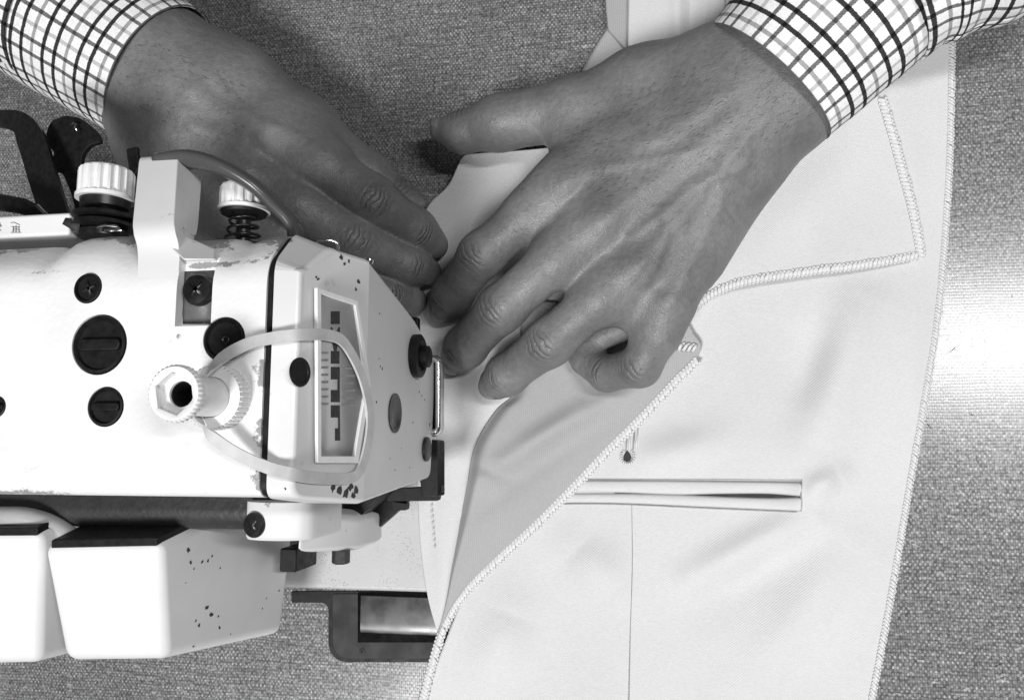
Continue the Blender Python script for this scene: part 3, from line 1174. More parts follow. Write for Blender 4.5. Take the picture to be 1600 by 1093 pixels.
ZT = 0.170
pA, pB = P(415, 409, ZT), P(415, 778, ZT)
yF, yB = pA.y, pB.y                       # flat top of the arm, front and back
xE = P(572, 600, 0.140).x
xG = P(418, 560, ZT).x                    # gasket between arm and face cover
pC = P(300, 371, 0.157)
yFc = pC.y                                # front shoulder
M_paint = mat_paint("white_enamel", 0.84, 0.6, 0.42, 2.0, near=((0, xG, 0.009, 1.3, ()), (1, yFc - 0.001, 0.011, 1.35, ()), (1, yF + 0.0005, 0.0026, 1.2, ()), (1, yB, 0.005, 1.1, ())))
M_paint_s = mat_paint("smooth_white_enamel", 0.74, 0.75, 0.34, 0.25, near=((1, yB - 0.002, 0.012, 1.0, ()), (1, yFc, 0.014, 1.0, ()), (0, xE, 0.0035, 0.8, ((2, ZT - 0.022, ZT),))))
M_cover = mat_paint("white_plastic_cover", 0.80, 0.10, 0.36, 0.12)
M_bed = mat_paint("speckled_bed_enamel", 0.52, 0.15, 0.40, 0.8, 0.9)
M_black = plain("black_rubber", 0.008, 0.5, 0, 0.3, 0.4, 400)
M_blackgloss = plain("black_oxide_steel", 0.010, 0.36, 0, 0.6, 0.4, 500)
M_iron = mat_paint("shade_dark_casting", 0.025, 1.0, 0.45, 2.0)  # casting tone blackened to stand in for shade below the arm
M_chrome = plain("polished_steel", 0.7, 0.24, 1.0, 0.5, 0.1, 300)
M_steel = plain("brushed_steel", 0.09, 0.34, 1.0, 0.5, 0.05, 160)
M_white = plain("white_nylon", 0.80, 0.45, 0, 0.5, 0.04, 300)
M_plate = mat_paint("name_plate_grey", 0.40, 0.8, 0.35, 0.2)
M_letter = plain("printed_dark_ink", 0.035, 0.5, 0, 0.4, 0.3, 900)
M_bar = plain("printed_grey_ink", 0.27, 0.5, 0, 0.4, 0.15, 900)
M_dirt = mat_paint("greasy_recess", 0.12, 1.0, 0.5, 2.5)
M_frame = plain("dark_grey_bakelite", 0.035, 0.6, 0, 0.3, 0.25, 120)
M_hose = plain("grey_vinyl_hose", 0.36, 0.45, 0, 0.5, 0.08, 120)

machine = empty("sewing_machine", (xG - 0.05, (yF + yB) / 2, 0.002),
                "old white industrial sewing machine with stained face cover, black plugs and a name plate", "sewing machine")
XL = xG - 0.22


def yz_ring(pts, x):
    return [Vector((x, p[0], p[1])) for p in pts]


def rounded(pts, r, n=5):
    """round the corners of a closed 2D polygon"""
    out = []
    m = len(pts)
    for i in range(m):
        p0, p1, p2 = Vector(pts[i - 1]), Vector(pts[i]), Vector(pts[(i + 1) % m])
        ri = r[i] if hasattr(r, '__len__') else r
        a, b = (p0 - p1), (p2 - p1)
        ra = min(ri, a.length * 0.45)
        rb = min(ri, b.length * 0.45)
        A, B = p1 + a.normalized() * ra, p1 + b.normalized() * rb
        for k in range(n + 1):
            t = k / n
            out.append(tuple((1 - t) ** 2 * A + 2 * t * (1 - t) * p1 + t * t * B))
    return out


def boolean(o, cutter):
    m = o.modifiers.new('cut', 'BOOLEAN')
    m.operation = 'DIFFERENCE'
    m.object = cutter
    m.solver = 'EXACT'


def bake(o):
    """apply the modifiers of o"""
    dg = bpy.context.evaluated_depsgraph_get()
    me = bpy.data.meshes.new_from_object(o.evaluated_get(dg))
    o.modifiers.clear()
    o.data = me


# ---- arm casting
arm_sec = rounded([(yF, ZT), (yFc, 0.157), (yFc - 0.001, 0.105), (yB + 0.004, 0.105), (yB - 0.001, 0.135), (yB, ZT)],
                  [0.007, 0.006, 0.004, 0.004, 0.004, 0.005])
XA = xG - 0.0011
n_r = 70
rings = []
for i in range(n_r + 1):
    x = XL + (XA - XL) * i / n_r
    ring = []
    for (y, z) in arm_sec:
        # cast bosses along the front shoulder
        f = max(0, min(1, (y - yF + 0.004) / 0.01)) * max(0, min(1, (z - 0.12) / 0.02))
        px_ = project(np.array([[x, yFc, 0.157]]))[0][0]
        b = 0.0022 * math.exp(-((px_ - 175) / 52) ** 4) - 0.0012 * math.exp(-((px_ - 112) / 12) ** 2) - 0.0016 * math.exp(-((px_ - 395) / 16) ** 2)
        ring.append(Vector((x, y + b * f, z + 0.5 * b * f)))
    rings.append(ring)
arm = loft("arm", rings, M_paint, machine, sharp=40)
# recess that holds the take-up guard's foot
cut = []
c0, c1, c2, c3 = P(284, 300, ZT), P(339, 300, ZT), P(339, 508, ZT), P(284, 508, ZT)
v_, f_ = box_vf(c0.x, c1.x, c2.y, 0.2, ZT - 0.0035, ZT + 0.02)
rc = obj("cutter", v_, f_, None)
boolean(arm, rc)
cut.append(rc)
plugs = [(137, 450, 24), (155, 538, 47), (165, 635, 31), (350, 530, 35), (-6, 635, 17)]
for (px_, py_, r_) in plugs:
    c = P(px_, py_, ZT)
    k = lathe("cutter", c - Vector((0, 0, 0.004)), (0, 0, 1), [(r_ * scale_at(c) * 1.02, 0), (r_ * scale_at(c) * 1.02, 0.02)], None, None, 40)
    boolean(arm, k)
    cut.append(k)
bake(arm)
arm.data.set_sharp_from_angle(angle=math.radians(35))
for k in cut:
    bpy.data.objects.remove(k)
# the dirty floor of the recess
q = [P(285.5, 372, ZT - 0.0034), P(337.5, 372, ZT - 0.0034), P(337.5, 506, ZT - 0.0034), P(285.5, 506, ZT - 0.0034)]
q[0].y = q[1].y = yF - 0.001
slab("recess_floor", q, 0.0006, M_dirt, arm)

# ---- plugs and screws on the top
for i, (px_, py_, r_) in enumerate(plugs):
    c = P(px_, py_, ZT)
    r = r_ * scale_at(c)
    o = lathe("plug" if i in (1, 2, 3, 4) else "screw", c - Vector((0, 0, 0.004)), (0, 0, 1),
              [(r * 0.985, 0), (r * 0.985, 0.0036), (r * 0.95, 0.0042), (r * 0.86, 0.0043), (r * 0.80, 0.0034), (r * 0.01, 0.0032)],
              M_black, arm, 40, sharp=35)
    if i in (1, 2, 4):                     # a raised coin bar across the plug
        w, l = r * 0.20, r * 0.78
        bp = [(-l, -w), (l, -w), (l, w), (-l, w)]
        rr = rounded(bp, w * 0.9, 4)
        slab("slot_bar", [Vector((c.x + a, c.y + b, ZT + 0.0006)) for a, b in rr], 0.002, M_black, o, bevel=0.0005, segs=3)
    elif i == 3:
        lathe("plug_hole", (c.x, c.y, ZT - 0.0009), (0, 0, 1), [(r * 0.2, 0), (r * 0.2, 0.0005), (r * 0.12, 0.0005), (r * 0.1, 0.0001)], M_blackgloss, o, 20)
    else:
        for a in (0.4, 0.4 + math.pi / 2):
            u = Vector((math.cos(a), math.sin(a), 0))
            s = Vector((-u.y, u.x, 0))
            cc = Vector((c.x, c.y, ZT - 0.0002))
            slab("cross_slot", [cc + u * r * .45 + s * r * .09, cc - u * r * .45 + s * r * .09, cc - u * r * .45 - s * r * .09, cc + u * r * .45 - s * r * .09], 0.0006, M_iron, o)


def cross_screw(name, c, axis, r, h, mat, parent, up=None):
    a = Vector(axis).normalized()
    o = lathe(name, c, a, [(r, 0), (r, h * 0.6), (r * 0.9, h * 0.9), (r * 0.6, h), (r * 0.02, h * 1.02)], mat, parent, 32, sharp=40)
    u, v, _ = frame_from(a)
    for d, e in ((u, v), (v, u)):
        cc = Vector(c) + a * (h * 1.06)
        slab("cross_slot", [cc + d * r * .55 + e * r * .12, cc - d * r * .55 + e * r * .12, cc - d * r * .55 - e * r * .12, cc + d * r * .55 - e * r * .12], h * 0.08, M_steel, o, direction=-a)
    return o


cs = P(314, 454, ZT - 0.0034)
cross_screw("screw", cs, (0, 0, 1), 25 * scale_at(cs), 0.0028, M_blackgloss, arm)

# ---- face cover (needle end)
xE1 = PL(465, 560, (0, 0, ZT), Vector((0, 0, 1))).x
xE = P(572, 600, 0.140).x
nX = Vector((1, 0, 0))


def on_end(px, py, dx=0.0):
    return PL(px, py, (xE + dx, 0, 0), nX)


e1, e2, e3, e4, e5 = on_end(575, 405), on_end(650, 500), on_end(681, 562), on_end(673, 746), on_end(565, 786)
sec_end = [(yF - 0.001, ZT - 0.012), (e1.y, e1.z), (e2.y, e2.z), (e3.y, e3.z), (e4.y, e4.z), (e5.y, e5.z)]
print("face cover", [tuple(round(v, 4) for v in p) for p in sec_end], xG, xE1, xE, yF, yFc, yB)
full = [(yF, ZT), (yFc, 0.157), (e1.y + 0.0004, e1.z), (e2.y + 0.0004, e2.z), (e3.y, e3.z - 0.001), (e4.y, e4.z - 0.001), (e5.y - 0.0002, e1.z), (yB, ZT)]
rr_ = [0.004, 0.003, 0.0008, 0.01, 0.006, 0.004, 0.0008, 0.004]
fsec = rounded(full, rr_, 5)
XF = xG + 0.0011
frings = [yz_ring(fsec, XF)]
# the end wall leans: top edge stands back, rounded over
zlo, zhi = e1.z, ZT


def lean(y, z, x_in, top_in):
    f = max(0.0, min(1.0, (z - zlo) / (zhi - zlo)))
    return x_in - f * top_in


lean_top = xE - xE1
for k in range(9):
    t = k / 8
    a = t * math.pi / 2
    rad = 0.0022
    ins = rad * (1 - math.cos(a))          # inset of the outline
    fx = xE - rad + rad * math.sin(a)
    cy, cz = (yF + yB) / 2, 0.115
    ring = []
    for (y, z) in fsec:
        dy, dz = y - cy, z - cz
        L_ = math.hypot(dy, dz)
        s_ = (L_ - ins) / L_
        cutc = 0.0042 * max(0, min(1, (y - yF + 0.003) / 0.006)) * max(0, min(1, (z - e1.z) / 0.012))
        ring.append(Vector((lean(y, z, fx, lean_top), cy + dy * s_ - cutc, cz + dz * s_)))
    frings.append(ring)
V, Fc = fan_rings(frings, True, False)
m_f = len(fsec)
b_f = (len(frings) - 1) * m_f
i1, i2 = 2 * 6 + 3, 6 * 6 + 3                # the two corners where the leaning wall meets the upright one
Fc.append(tuple(range(b_f + i1, b_f + i2 + 1)))
Fc.append(tuple(list(range(b_f + i2, b_f + m_f)) + list(range(b_f, b_f + i1 + 1))))
face = obj("face_cover", V, Fc, M_paint_s, machine, sharp=11)
gsec = [((y - 0.02) * 0.985 + 0.02, (z - 0.11) * 0.985 + 0.11) for y, z in fsec]
loft("gasket", [yz_ring(gsec, XA - 0.0003), yz_ring(gsec, XF + 0.0003)], M_black, machine, sharp=30)

# facet that carries the name plate: plane through the leaning end wall
f0 = Vector((xE, 0, zlo))
fN = Vector((zhi - zlo, 0, lean_top)).normalized()


def on_f1(px, py, up=0.0):
    return PL(px, py, f0 + fN * up, fN)


plate_o = [(491, 449), (555, 470), (576, 600), (556, 723), (492, 723)]
plate_i = [(498, 460), (551, 477), (569, 600), (550, 712), (498, 712)]
ro = [on_f1(a, b, 0.0002) for a, b in plate_o]
ri = [on_f1(a, b, 0.0002) for a, b in plate_i]
V = ro + ri + [p + fN * 0.0011 for p in ro] + [p + fN * 0.0011 for p in ri]
n5 = 5
Fc = []
for i in range(n5):
    j = (i + 1) % n5
    Fc += [(10 + i, 10 + j, 15 + j, 15 + i), (i, j, 10 + j, 10 + i), (5 + i, 15 + i, 15 + j, 5 + j)]
rim = obj("plate_rim", V, Fc, M_white, face, bevel=0.0003, segs=2)
plate = slab("name_plate", [on_f1(a, b, 0.0004) for a, b in plate_i], 0.0006, M_plate, face, direction=-fN)


def ink(name, pts, mat, par, up=0.00048):
    ps = [on_f1(a, b, up) for a, b in pts]
    return slab(name, ps, 0.00008, mat, par, direction=-fN, smooth=False)


def R4(x0, y0, x1, y1):
    return [(x0, y0), (x1, y0), (x1, y1), (x0, y1)]


ink("letter", R4(517, 486, 531, 506), M_letter, plate)
for pts in ([(516.5, 511), (519, 511), (524, 523), (529, 511), (531.5, 511), (530, 531), (526, 548), (522, 548), (518, 531)], R4(517, 548.1, 530.5, 568)):
    ink("letter", pts, M_letter, plate)
ink("letter", [(517, 573), (531, 573), (531, 628), (517, 628), (517, 609), (527.5, 609), (527.5, 592.5), (517, 592.5)], M_letter, plate)
ink("letter", [(517, 633), (531, 633), (531.5, 688), (523.5, 688), (523.5, 669), (528.5, 669), (528.5, 652), (517, 652)], M_letter, plate)
for k in range(8):
    y = 549 + k * 11.4
    ink("printed_bar", R4(499, y, 513, y + 3.6), M_bar, plate)
    if k > 1:
        ink("printed_bar", R4(534, y + 2, 552 + (k % 2) * 3, y + 5.6), M_bar, plate)

# holes and screws in the face cover
def end_disc(name, px, py, rpx, mat, parent, h=0.0012, base=None, prof=None):
    p = on_end(px, py, 0.0002)
    r = rpx * scale_at(p)
    pr = prof or [(1, 0), (1, 0.7), (0.85, 1.0), (0.02, 0.9)]
    return lathe(name, p, (1, 0, 0), [(r * a, h * b) for a, b in pr], mat, parent, 32, sharp=40)


big = end_disc("plug", 648, 556, 34, M_black, face, 0.003, prof=[(1, 0), (1, 0.8), (0.9, 1), (0.7, 1), (0.6, 0.7), (0.02, 0.65)])
p = on_end(662, 557, 0.0035)
lathe("plug_stem", p - Vector((0.004, 0, 0)), (1, 0, 0), [(0.0042, 0), (0.0042, 0.006), (0.0034, 0.0066), (0.001, 0.0066)], M_black, big, 24, sharp=40)
end_disc("oil_hole", 617, 645, 31, M_steel, face, 0.0006, prof=[(1, 0), (1, 0.6), (0.8, 0.5), (0.75, 0.1), (0.02, 0.05)])
sc = end_disc("screw", 665, 701, 19, M_blackgloss, face, 0.0014)
pq = on_f1(468, 581, 0.0001)
lathe("screw", pq, fN, [(0.0041, 0), (0.0041, 0.0004), (0.0033, 0.0004), (0.0030, 0.0001), (0.0005, 0.0001)], M_black, face, 28, sharp=40)

# ---- thread post on the arm
pb = P(347, 622, ZT)
post = None
k_ = scale_at(pb)
collar = lathe("post_collar", pb, (0, 0, 1), [(48 * k_, 0, 0.0006), (50 * k_, 0.0006, 0.0008), (50 * k_, 0.0050, 0.0008), (47 * k_, 0.0056), (31 * k_, 0.0058), (30 * k_, 0.0040)],
               M_white, machine, 160, sharp=40)
lathe("post_shaft", pb + Vector((0, 0, 0.003)), (0, 0, 1), [(30 * k_, 0), (29.5 * k_, 0.0185)], M_white, collar, 40, cap=False, sharp=40)
# flange: knurled rim, hexagon pocket, dark bore
NP = 144
u0 = 0.0230
R1 = 0.0074


def ringpts(rf, z, teeth=0.0):
    out = []
    for i in range(NP):
        an = 2 * math.pi * i / NP
        r = rf(an) - (teeth if (i // 2) % 2 else 0)
        out.append(pb + Vector((math.cos(an) * r, math.sin(an) * r, z)))
    return out


def hexr(an, apothem=0.0049, off=0.35):
    a = (an + off) % (math.pi / 3) - math.pi / 6
    return apothem / math.cos(a)


fr = [ringpts(lambda a: 0.0052, u0 - 0.0042), ringpts(lambda a: 0.0066, u0 - 0.0034, 0.0002), ringpts(lambda a: R1, u0 - 0.0026, 0.0004), ringpts(lambda a: R1, u0 - 0.0006, 0.0004),
      ringpts(lambda a: R1 - 0.0006, u0), ringpts(lambda a: hexr(a) + 0.0004, u0), ringpts(hexr, u0 - 0.0003), ringpts(hexr, u0 - 0.0034),
      ringpts(lambda a: 0.0034, u0 - 0.0034), ringpts(lambda a: 0.0033, u0 - 0.012)]
flange = obj("post_flange", *fan_rings(fr, False, True), M_white, collar, sharp=40)
lathe("post_bore", pb + Vector((0, 0, u0 - 0.012)), (0, 0, 1), [(0.00325, 0), (0.00325, 0.0079), (0.0030, 0.0079), (0.0029, 0.0005), (0.0002, 0.0004)], M_black, collar, 32, sharp=40)

# ---- take-up guard: painted block, foot and bent bar
def ztop(px, py, z):
    return P(px, py, z)


gb = [ztop(214, 246, 0.163), ztop(226, 237, 0.163), ztop(262, 236, 0.163), ztop(279, 246, 0.163)]
g_top = [P(213, 250, 0.165), P(280, 250, 0.165), P(280, 384, 0.171), P(216, 380, 0.171)]
zg = 0.1715
xg0, xg1 = P(214, 300, zg).x, P(279, 300, zg).x
yg0, yg1 = P(246, 240, zg - 0.012).y, P(246, 366, zg).y
sec = rounded([(yg0 - 0.0005, 0.146), (yg0, zg - 0.012), (yg1 + 0.001, zg + 0.001), (yg1 - 0.004, ZT - 0.0005), (yF - 0.016, ZT - 0.0005), (yF - 0.016, ZT - 0.0032), (yF + 0.003, ZT - 0.0034), (yg1 + 0.0055, 0.158)], [0.003, 0.003, 0.004, 0.004, 0.001, 0.001, 0.003, 0.003], 4)
xf0 = P(214, 300, zg - 0.012).x


def g_ring(x):
    return [Vector((x + (xf0 - xg0) * max(0, min(1, (p[0] - yg1) / (yg0 - yg1))), p[0], p[1])) for p in sec]


block = loft("take_up_guard", [g_ring(xg0 + (xg1 - xg0) * t) for t in (0, 0.25, 0.5, 0.75, 1)], M_paint_s, machine, bevel=0.0016, segs=4, sharp=32)
# foot: from the block across to the screw
ft = [P(268, 388, ZT + 0.0006), P(272, 360, ZT - 0.0040), P(338, 390, ZT - 0.0070), P(336, 405, ZT - 0.0012), P(286, 406, ZT + 0.0004)]
slab("guard_foot", ft, 0.0022, M_paint_s, block, bevel=0.0006)
bar = catmull([tuple(P(255, 254, 0.156)), tuple(P(300, 249, 0.157)), tuple(P(345, 261, 0.157)), tuple(P(395, 289, 0.154)), tuple(P(436, 327, 0.148)), tuple(P(459, 356, 0.144)), tuple(P(463, 395, 0.138))], 40)
M_guardrod = mat_paint("worn_guard_bar", 0.075, 0.9, 0.25, 0.4)
tube("guard_bar", [Vector(b) for b in bar], [0.0028 - 0.0008 * (k / 39) for k in range(40)], M_guardrod, block, 16, flat=1.9)

# ---- thread tensions on the front
def tension(px, py_tip, py_wall, z, rpx, with_spring):
    tip, wall = P(px, py_tip, z), P(px, py_wall, z)
    k = scale_at(tip)
    ax = Vector((0, -1, 0))
    L_ = (tip - wall).length
    r = rpx * k
    cap_l = 0.46 * L_
    base = Vector((tip.x, tip.y, z))
    cap = lathe("tension_knob", base, ax, [(r * 0.80, 0), (r * 0.93, 0.0006, r * 0.05), (r, 0.0016, r * 0.10), (r, cap_l * 0.86, r * 0.10), (r * 1.06, cap_l * 0.88), (r * 1.06, cap_l), (r * 0.5, cap_l)], M_white, machine, 72, sharp=38)
    q = base + ax * cap_l
    if with_spring:
        lathe("tension_stud", q, ax, [(r * 0.30, 0), (r * 0.30, L_ - cap_l + 0.004)], M_blackgloss, cap, 20, sharp=40)
        lathe("knob_flange", q, ax, [(r * 0.95, 0), (r * 0.9, 0.001), (r * 0.4, 0.0022), (r * 0.35, 0.0022)], M_black, cap, 32, sharp=40)
        sp = []
        for i in range(90):
            a = i / 90 * 2 * math.pi * 3.2
            h = 0.002 + (L_ - cap_l - 0.001) * i / 90
            rr = r * 0.52 + r * 0.25 * (i / 90)
            sp.append(q + ax * h + Vector((math.cos(a) * rr, 0, math.sin(a) * rr)))
        tube("tension_spring", sp, 0.0005, M_blackgloss, cap, 6)
    else:
        Ld = L_ - cap_l
        lathe("tension_disc", q, ax, [(r * 0.9, 0), (r * 0.86, Ld * 0.22), (r * 0.62, Ld * 0.3), (r * 0.7, Ld * 0.36), (r * 1.12, Ld * 0.40), (r * 1.16, Ld * 0.5), (r * 0.8, Ld * 0.55),
                                      (r * 1.1, Ld * 0.62), (r * 1.14, Ld * 0.72), (r * 0.7, Ld * 0.78), (r * 0.9, Ld * 0.85), (r * 0.9, Ld)], M_blackgloss, cap, 48, sharp=40)
    return cap


tension(168, 264, 372, 0.143, 40, False)
tension(383, 290, 380, 0.143, 37, True)

# small bright wires and the black brackets on the front
tube("thread_guide_wire", [P(58, 321, 0.146), P(76, 338, 0.146), P(98, 358, 0.147), P(112, 361, 0.147), P(145, 362, 0.147)], 0.0006, M_chrome, machine, 8)
tube("thread_guide_wire", [P(148, 360, 0.149), P(154, 354, 0.150), P(166, 352, 0.150), P(182, 354, 0.150), P(192, 359, 0.149), P(150, 360, 0.149)], 0.0006, M_chrome, machine, 8)
tube("thread_guide_wire", [P(492, 392, 0.150), P(492, 381, 0.151), P(500, 375, 0.152), P(518, 375, 0.152), P(527, 380, 0.151), P(529, 392, 0.150)], 0.00055, M_chrome, machine, 8)
cross_screw("screw", on_end(576, 410, -0.002), (0.4, 1, 0.2), 0.0016, 0.0016, M_chrome, machine)


def bracket(name, pts, z, thick, parent=machine, dz=None, mat=None):
    ps = [P(a, b, z + (dz(a, b) if dz else 0)) for a, b in pts]
    return slab(name, ps, thick, mat or M_black, parent, bevel=0.0006, segs=2)


br1 = catmull([(-30, 186, 0), (12, 186, 0), (36, 196, 0), (50, 225, 0), (62, 265, 0), (76, 310, 0), (86, 345, 0)], 30)
ribs = []
for i in range(30):
    a = br1[max(i - 1, 0)][:2]
    b = br1[min(i + 1, 29)][:2]
    t = (b - a) / np.linalg.norm(b - a)
    nrm = np.array([-t[1], t[0]])
    w = 9 + 13 * min(1, i / 12)
    zz = 0.118 - 0.010 * (1 - i / 29)
    c = br1[i][:2]
    A, B = P(*(c + nrm * w), zz), P(*(c - nrm * w), zz + 0.006)
    ribs.append([A, B, B - Vector((0, 0, 0.0016)), A - Vector((0, 0, 0.0016))])
loft("lever_bracket", ribs, M_blackgloss, machine, sharp=40)
b2 = rounded([(72, 205), (80, 188), (102, 180), (125, 184), (150, 205), (158, 222), (140, 226), (128, 240), (124, 270), (128, 300), (140, 345), (122, 345), (110, 300), (98, 272), (88, 266), (62, 278), (56, 262), (78, 250), (86, 240), (72, 224)], 6, 3)
bk2 = bracket("thread_lever", b2, 0.112, 0.0022)
tube("lever_eyelet", [P(110, 197, 0.1135), P(114, 193, 0.1140), P(119, 194, 0.1140), P(116, 199, 0.1140), P(121, 205, 0.1138)], 0.0004, M_chrome, bk2, 6)
bracket("lever_bracket", [(196, 232), (214, 228), (216, 262), (207, 282), (200, 262)], 0.118, 0.002)
tube("lamp_cable", [P(-40, 312, 0.132), P(0, 316, 0.132), P(35, 322, 0.133), P(70, 337, 0.134), P(110, 352, 0.134)], [0.0030, 0.0032, 0.0030, 0.0024, 0.0022], M_black, machine, 12)

# white label block with two inked characters beside the tension
vx0, vx1 = P(-60, 350, 0.150).x, P(108, 350, 0.150).x
vy0, vy1 = P(0, 372, 0.150).y, P(0, 337, 0.150).y
v_, f_ = box_vf(vx0, vx1, vy0, vy1, 0.128, 0.150)
lamp = obj("lamp_housing", v_, f_, M_cover, machine, bevel=0.0012, segs=3, sharp=30)
zz = 0.1501
slab("housing_window", [P(a, b, zz) for a, b in ((102, 340), (126, 343), (122, 364), (97, 350))], 0.0003, M_frame, lamp)


def stroke(pts, w=0.9):
    tube("letter", [P(a, b, zz) for a, b in pts], w * 0.00012, M_letter, lamp, 4)


for st in ([(17, 348), (22, 347.2), (26, 349), (31, 351.5)], [(18, 354), (31, 354)], [(20, 357), (30, 357)], [(19, 360), (31, 359.6)], [(17, 363), (33, 363)], [(21, 354), (20.5, 363)], [(29.5, 354), (30, 363)], [(25, 352), (25, 363)],
           [(-4, 350), (2, 352)], [(-3, 354), (3, 353)], [(-4, 358), (2, 360)], [(0, 348), (-1, 362)]):
    stroke(st)

# ---- rubber band, a thing of its own
M_rubber = plain("pale_rubber", 0.52, 0.5, 0, 0.4, 0.08, 200)


def band():
    pts = []
    zt = ZT + 0.0022
    path = [(None, P(322, 590, ZT + 0.0088)), (None, P(345, 561, ZT + 0.0072)), (None, P(385, 538, ZT + 0.0048)), (None, P(425, 528, zt)), (None, P(455, 524, zt + 0.0002))]
    for a, b in ((482, 522), (510, 523), (533, 531), (551, 556), (566, 590), (576, 630), (578, 665), (572, 705), (562, 735)):
        path.append((1, on_f1(a, b, 0.0016)))
    for a, b in ((546, 746), (515, 747), (485, 745)):
        path.append((1, on_f1(a, b, 0.0013)))
    path += [(None, P(452, 739, zt + 0.0002)), (None, P(422, 731, zt)), (None, P(385, 716, ZT + 0.0045)), (None, P(350, 696, ZT + 0.0066)), (None, P(322, 672, ZT + 0.0082))]
    cpt = pb + Vector((0, 0, 0.0082))
    for k in range(7):
        an = math.radians(235 - k * 18.5)
        path.append((0, cpt + Vector((math.cos(an), math.sin(an), 0)) * 0.0056))
    C = [tuple(p) for _, p in path]
    C = catmull(C + C[:1], 170)
    rings = []
    N_ = len(C)
    for i in range(N_):
        p = Vector(C[i])
        t = (Vector(C[(i + 1) % (N_ - 1)]) - Vector(C[i - 1 if i else N_ - 2])).normalized()
        # normal of what it lies on: up on the arm, out on the end wall, sideways round the post
        s = max(0.0, min(1.0, (p.x - xE1 + 0.006) / 0.008))
        n_ = (Vector((0, 0, 1)) * (1 - s) + fN * s).normalized()
        dpost = (Vector((p.x, p.y, 0)) - Vector((pb.x, pb.y, 0)))
        wp = max(0.0, min(1.0, (0.013 - dpost.length) / 0.006))
        n_ = (n_ * (1 - wp) + dpost.normalized() * wp).normalized()
        n_ = (n_ - n_.dot(t) * t).normalized()
        b_ = t.cross(n_)
        w, h = 0.0017, 0.00040
        rings.append([p + b_ * w + n_ * h, p - b_ * w + n_ * h, p - b_ * w - n_ * h, p + b_ * w - n_ * h])
    V, Fc = fan_rings(rings, False, False)
    o = obj("rubber_band", V, Fc, M_rubber, None, bevel=0.0002, sharp=40)
    tag(o, "pale rubber band stretched from the white post round the sewing machine's end", "rubber band")


band()

# ---- presser lifter, needle parts, black linkage at the needle end
lp = rounded([(668, 560), (687, 561), (687, 675), (668, 676)], [1, 9, 9, 1], 6)
lift = tube("presser_lifter", [P(a, b, 0.060) for a, b in lp], 0.0016, M_chrome, machine, 12, flat=2.2)
slab("lifter_plate", [P(a, b, 0.058) for a, b in ((668, 566), (684, 566), (684, 670), (668, 670))], 0.004, M_blackgloss, lift, bevel=0.0005)
bracket("needle_bar_clamp", [(638, 495), (653, 495), (653, 545), (648, 545), (648, 500), (638, 500)], 0.055, 0.004)
bracket("presser_bar_guide", rounded([(672, 686), (684, 688), (684, 776), (660, 776), (655, 745)], 2, 2), 0.050, 0.012)
bracket("wiper_link", rounded([(604, 770), (612, 763), (690, 758), (691, 768), (686, 770), (684, 782), (604, 783)], 2, 2), 0.046, 0.005)
bracket("wiper_link", rounded([(610, 782), (636, 786), (634, 797), (614, 797)], 2, 2), 0.044, 0.005)
bracket("wiper_lever", [(560, 802), (604, 770), (640, 770), (636, 784), (571, 842), (556, 842)], 0.040, 0.006)
bracket("wiper_lever", [(470, 797), (560, 770), (604, 768), (562, 806), (520, 806)], 0.060, 0.012)

# ---- rear hub, bracket, hose and solenoid covers
xh0, xh1 = P(370, 820, 0.118).x, P(476, 820, 0.118).x
yh0, yh1 = P(420, 845, 0.118).y, P(420, 785, 0.118).y
hub_sec = []
for k in range(25):
    a = math.pi * k / 24
    hub_sec.append((xh0 + (xh1 - xh0) * (0.5 - 0.5 * math.cos(a)), 0.106 + 0.012 * math.sin(a) ** 0.55))
hub_sec += [(xh1, 0.085), (xh0, 0.085)]
hub = loft("rear_boss", [[Vector((x, yh1, z)) for x, z in hub_sec], [Vector((x, yh0 + 0.001, z)) for x, z in hub_sec], [Vector((x * 0.98 + 0.02 * xh0, yh0, z - 0.001)) for x, z in hub_sec]], M_paint_s, machine, sharp=40)
ch = P(396, 820, 0.1185)
cross_screw("screw", (ch.x, ch.y, 0.1165), (-0.25, 0, 1), 20 * scale_at(ch), 0.0022, M_blackgloss, hub)
x0, x1 = P(462, 830, 0.092).x, P(560, 830, 0.075).x
bx = [P(468, 799, 0.100), P(560, 807, 0.066), P(561, 861, 0.064), P(462, 866, 0.096)]
bb = slab("wiper_bracket", bx, 0.03, M_paint_s, machine, bevel=0.0025, segs=3, sharp=35)
lathe("bracket_bolt", P(533, 858, 0.070), (0, -1, 0), [(0.0036, 0), (0.0036, 0.005), (0.003, 0.0055), (0.0005, 0.0055)], M_blackgloss, bb, 6, sharp=20)

v_, f_ = box_vf(XL, P(430, 800, 0.108).x, P(300, 818, 0.085).y, yB + 0.01, 0.012, 0.108)
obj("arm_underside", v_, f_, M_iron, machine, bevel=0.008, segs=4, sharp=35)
hp = catmull([tuple(P(-60, 806, 0.112)), tuple(P(0, 806, 0.112)), tuple(P(45, 808, 0.111)), tuple(P(85, 822, 0.108)), tuple(P(125, 850, 0.100)), tuple(P(150, 880, 0.085))], 40)
tube("air_hose", [Vector(h) for h in hp], 0.0036, M_hose, machine, 14)
tube("oil_pipe", [P(270, 800, 0.098), P(280, 802, 0.101), P(296, 800, 0.098)], 0.0022, M_chrome, machine, 10)


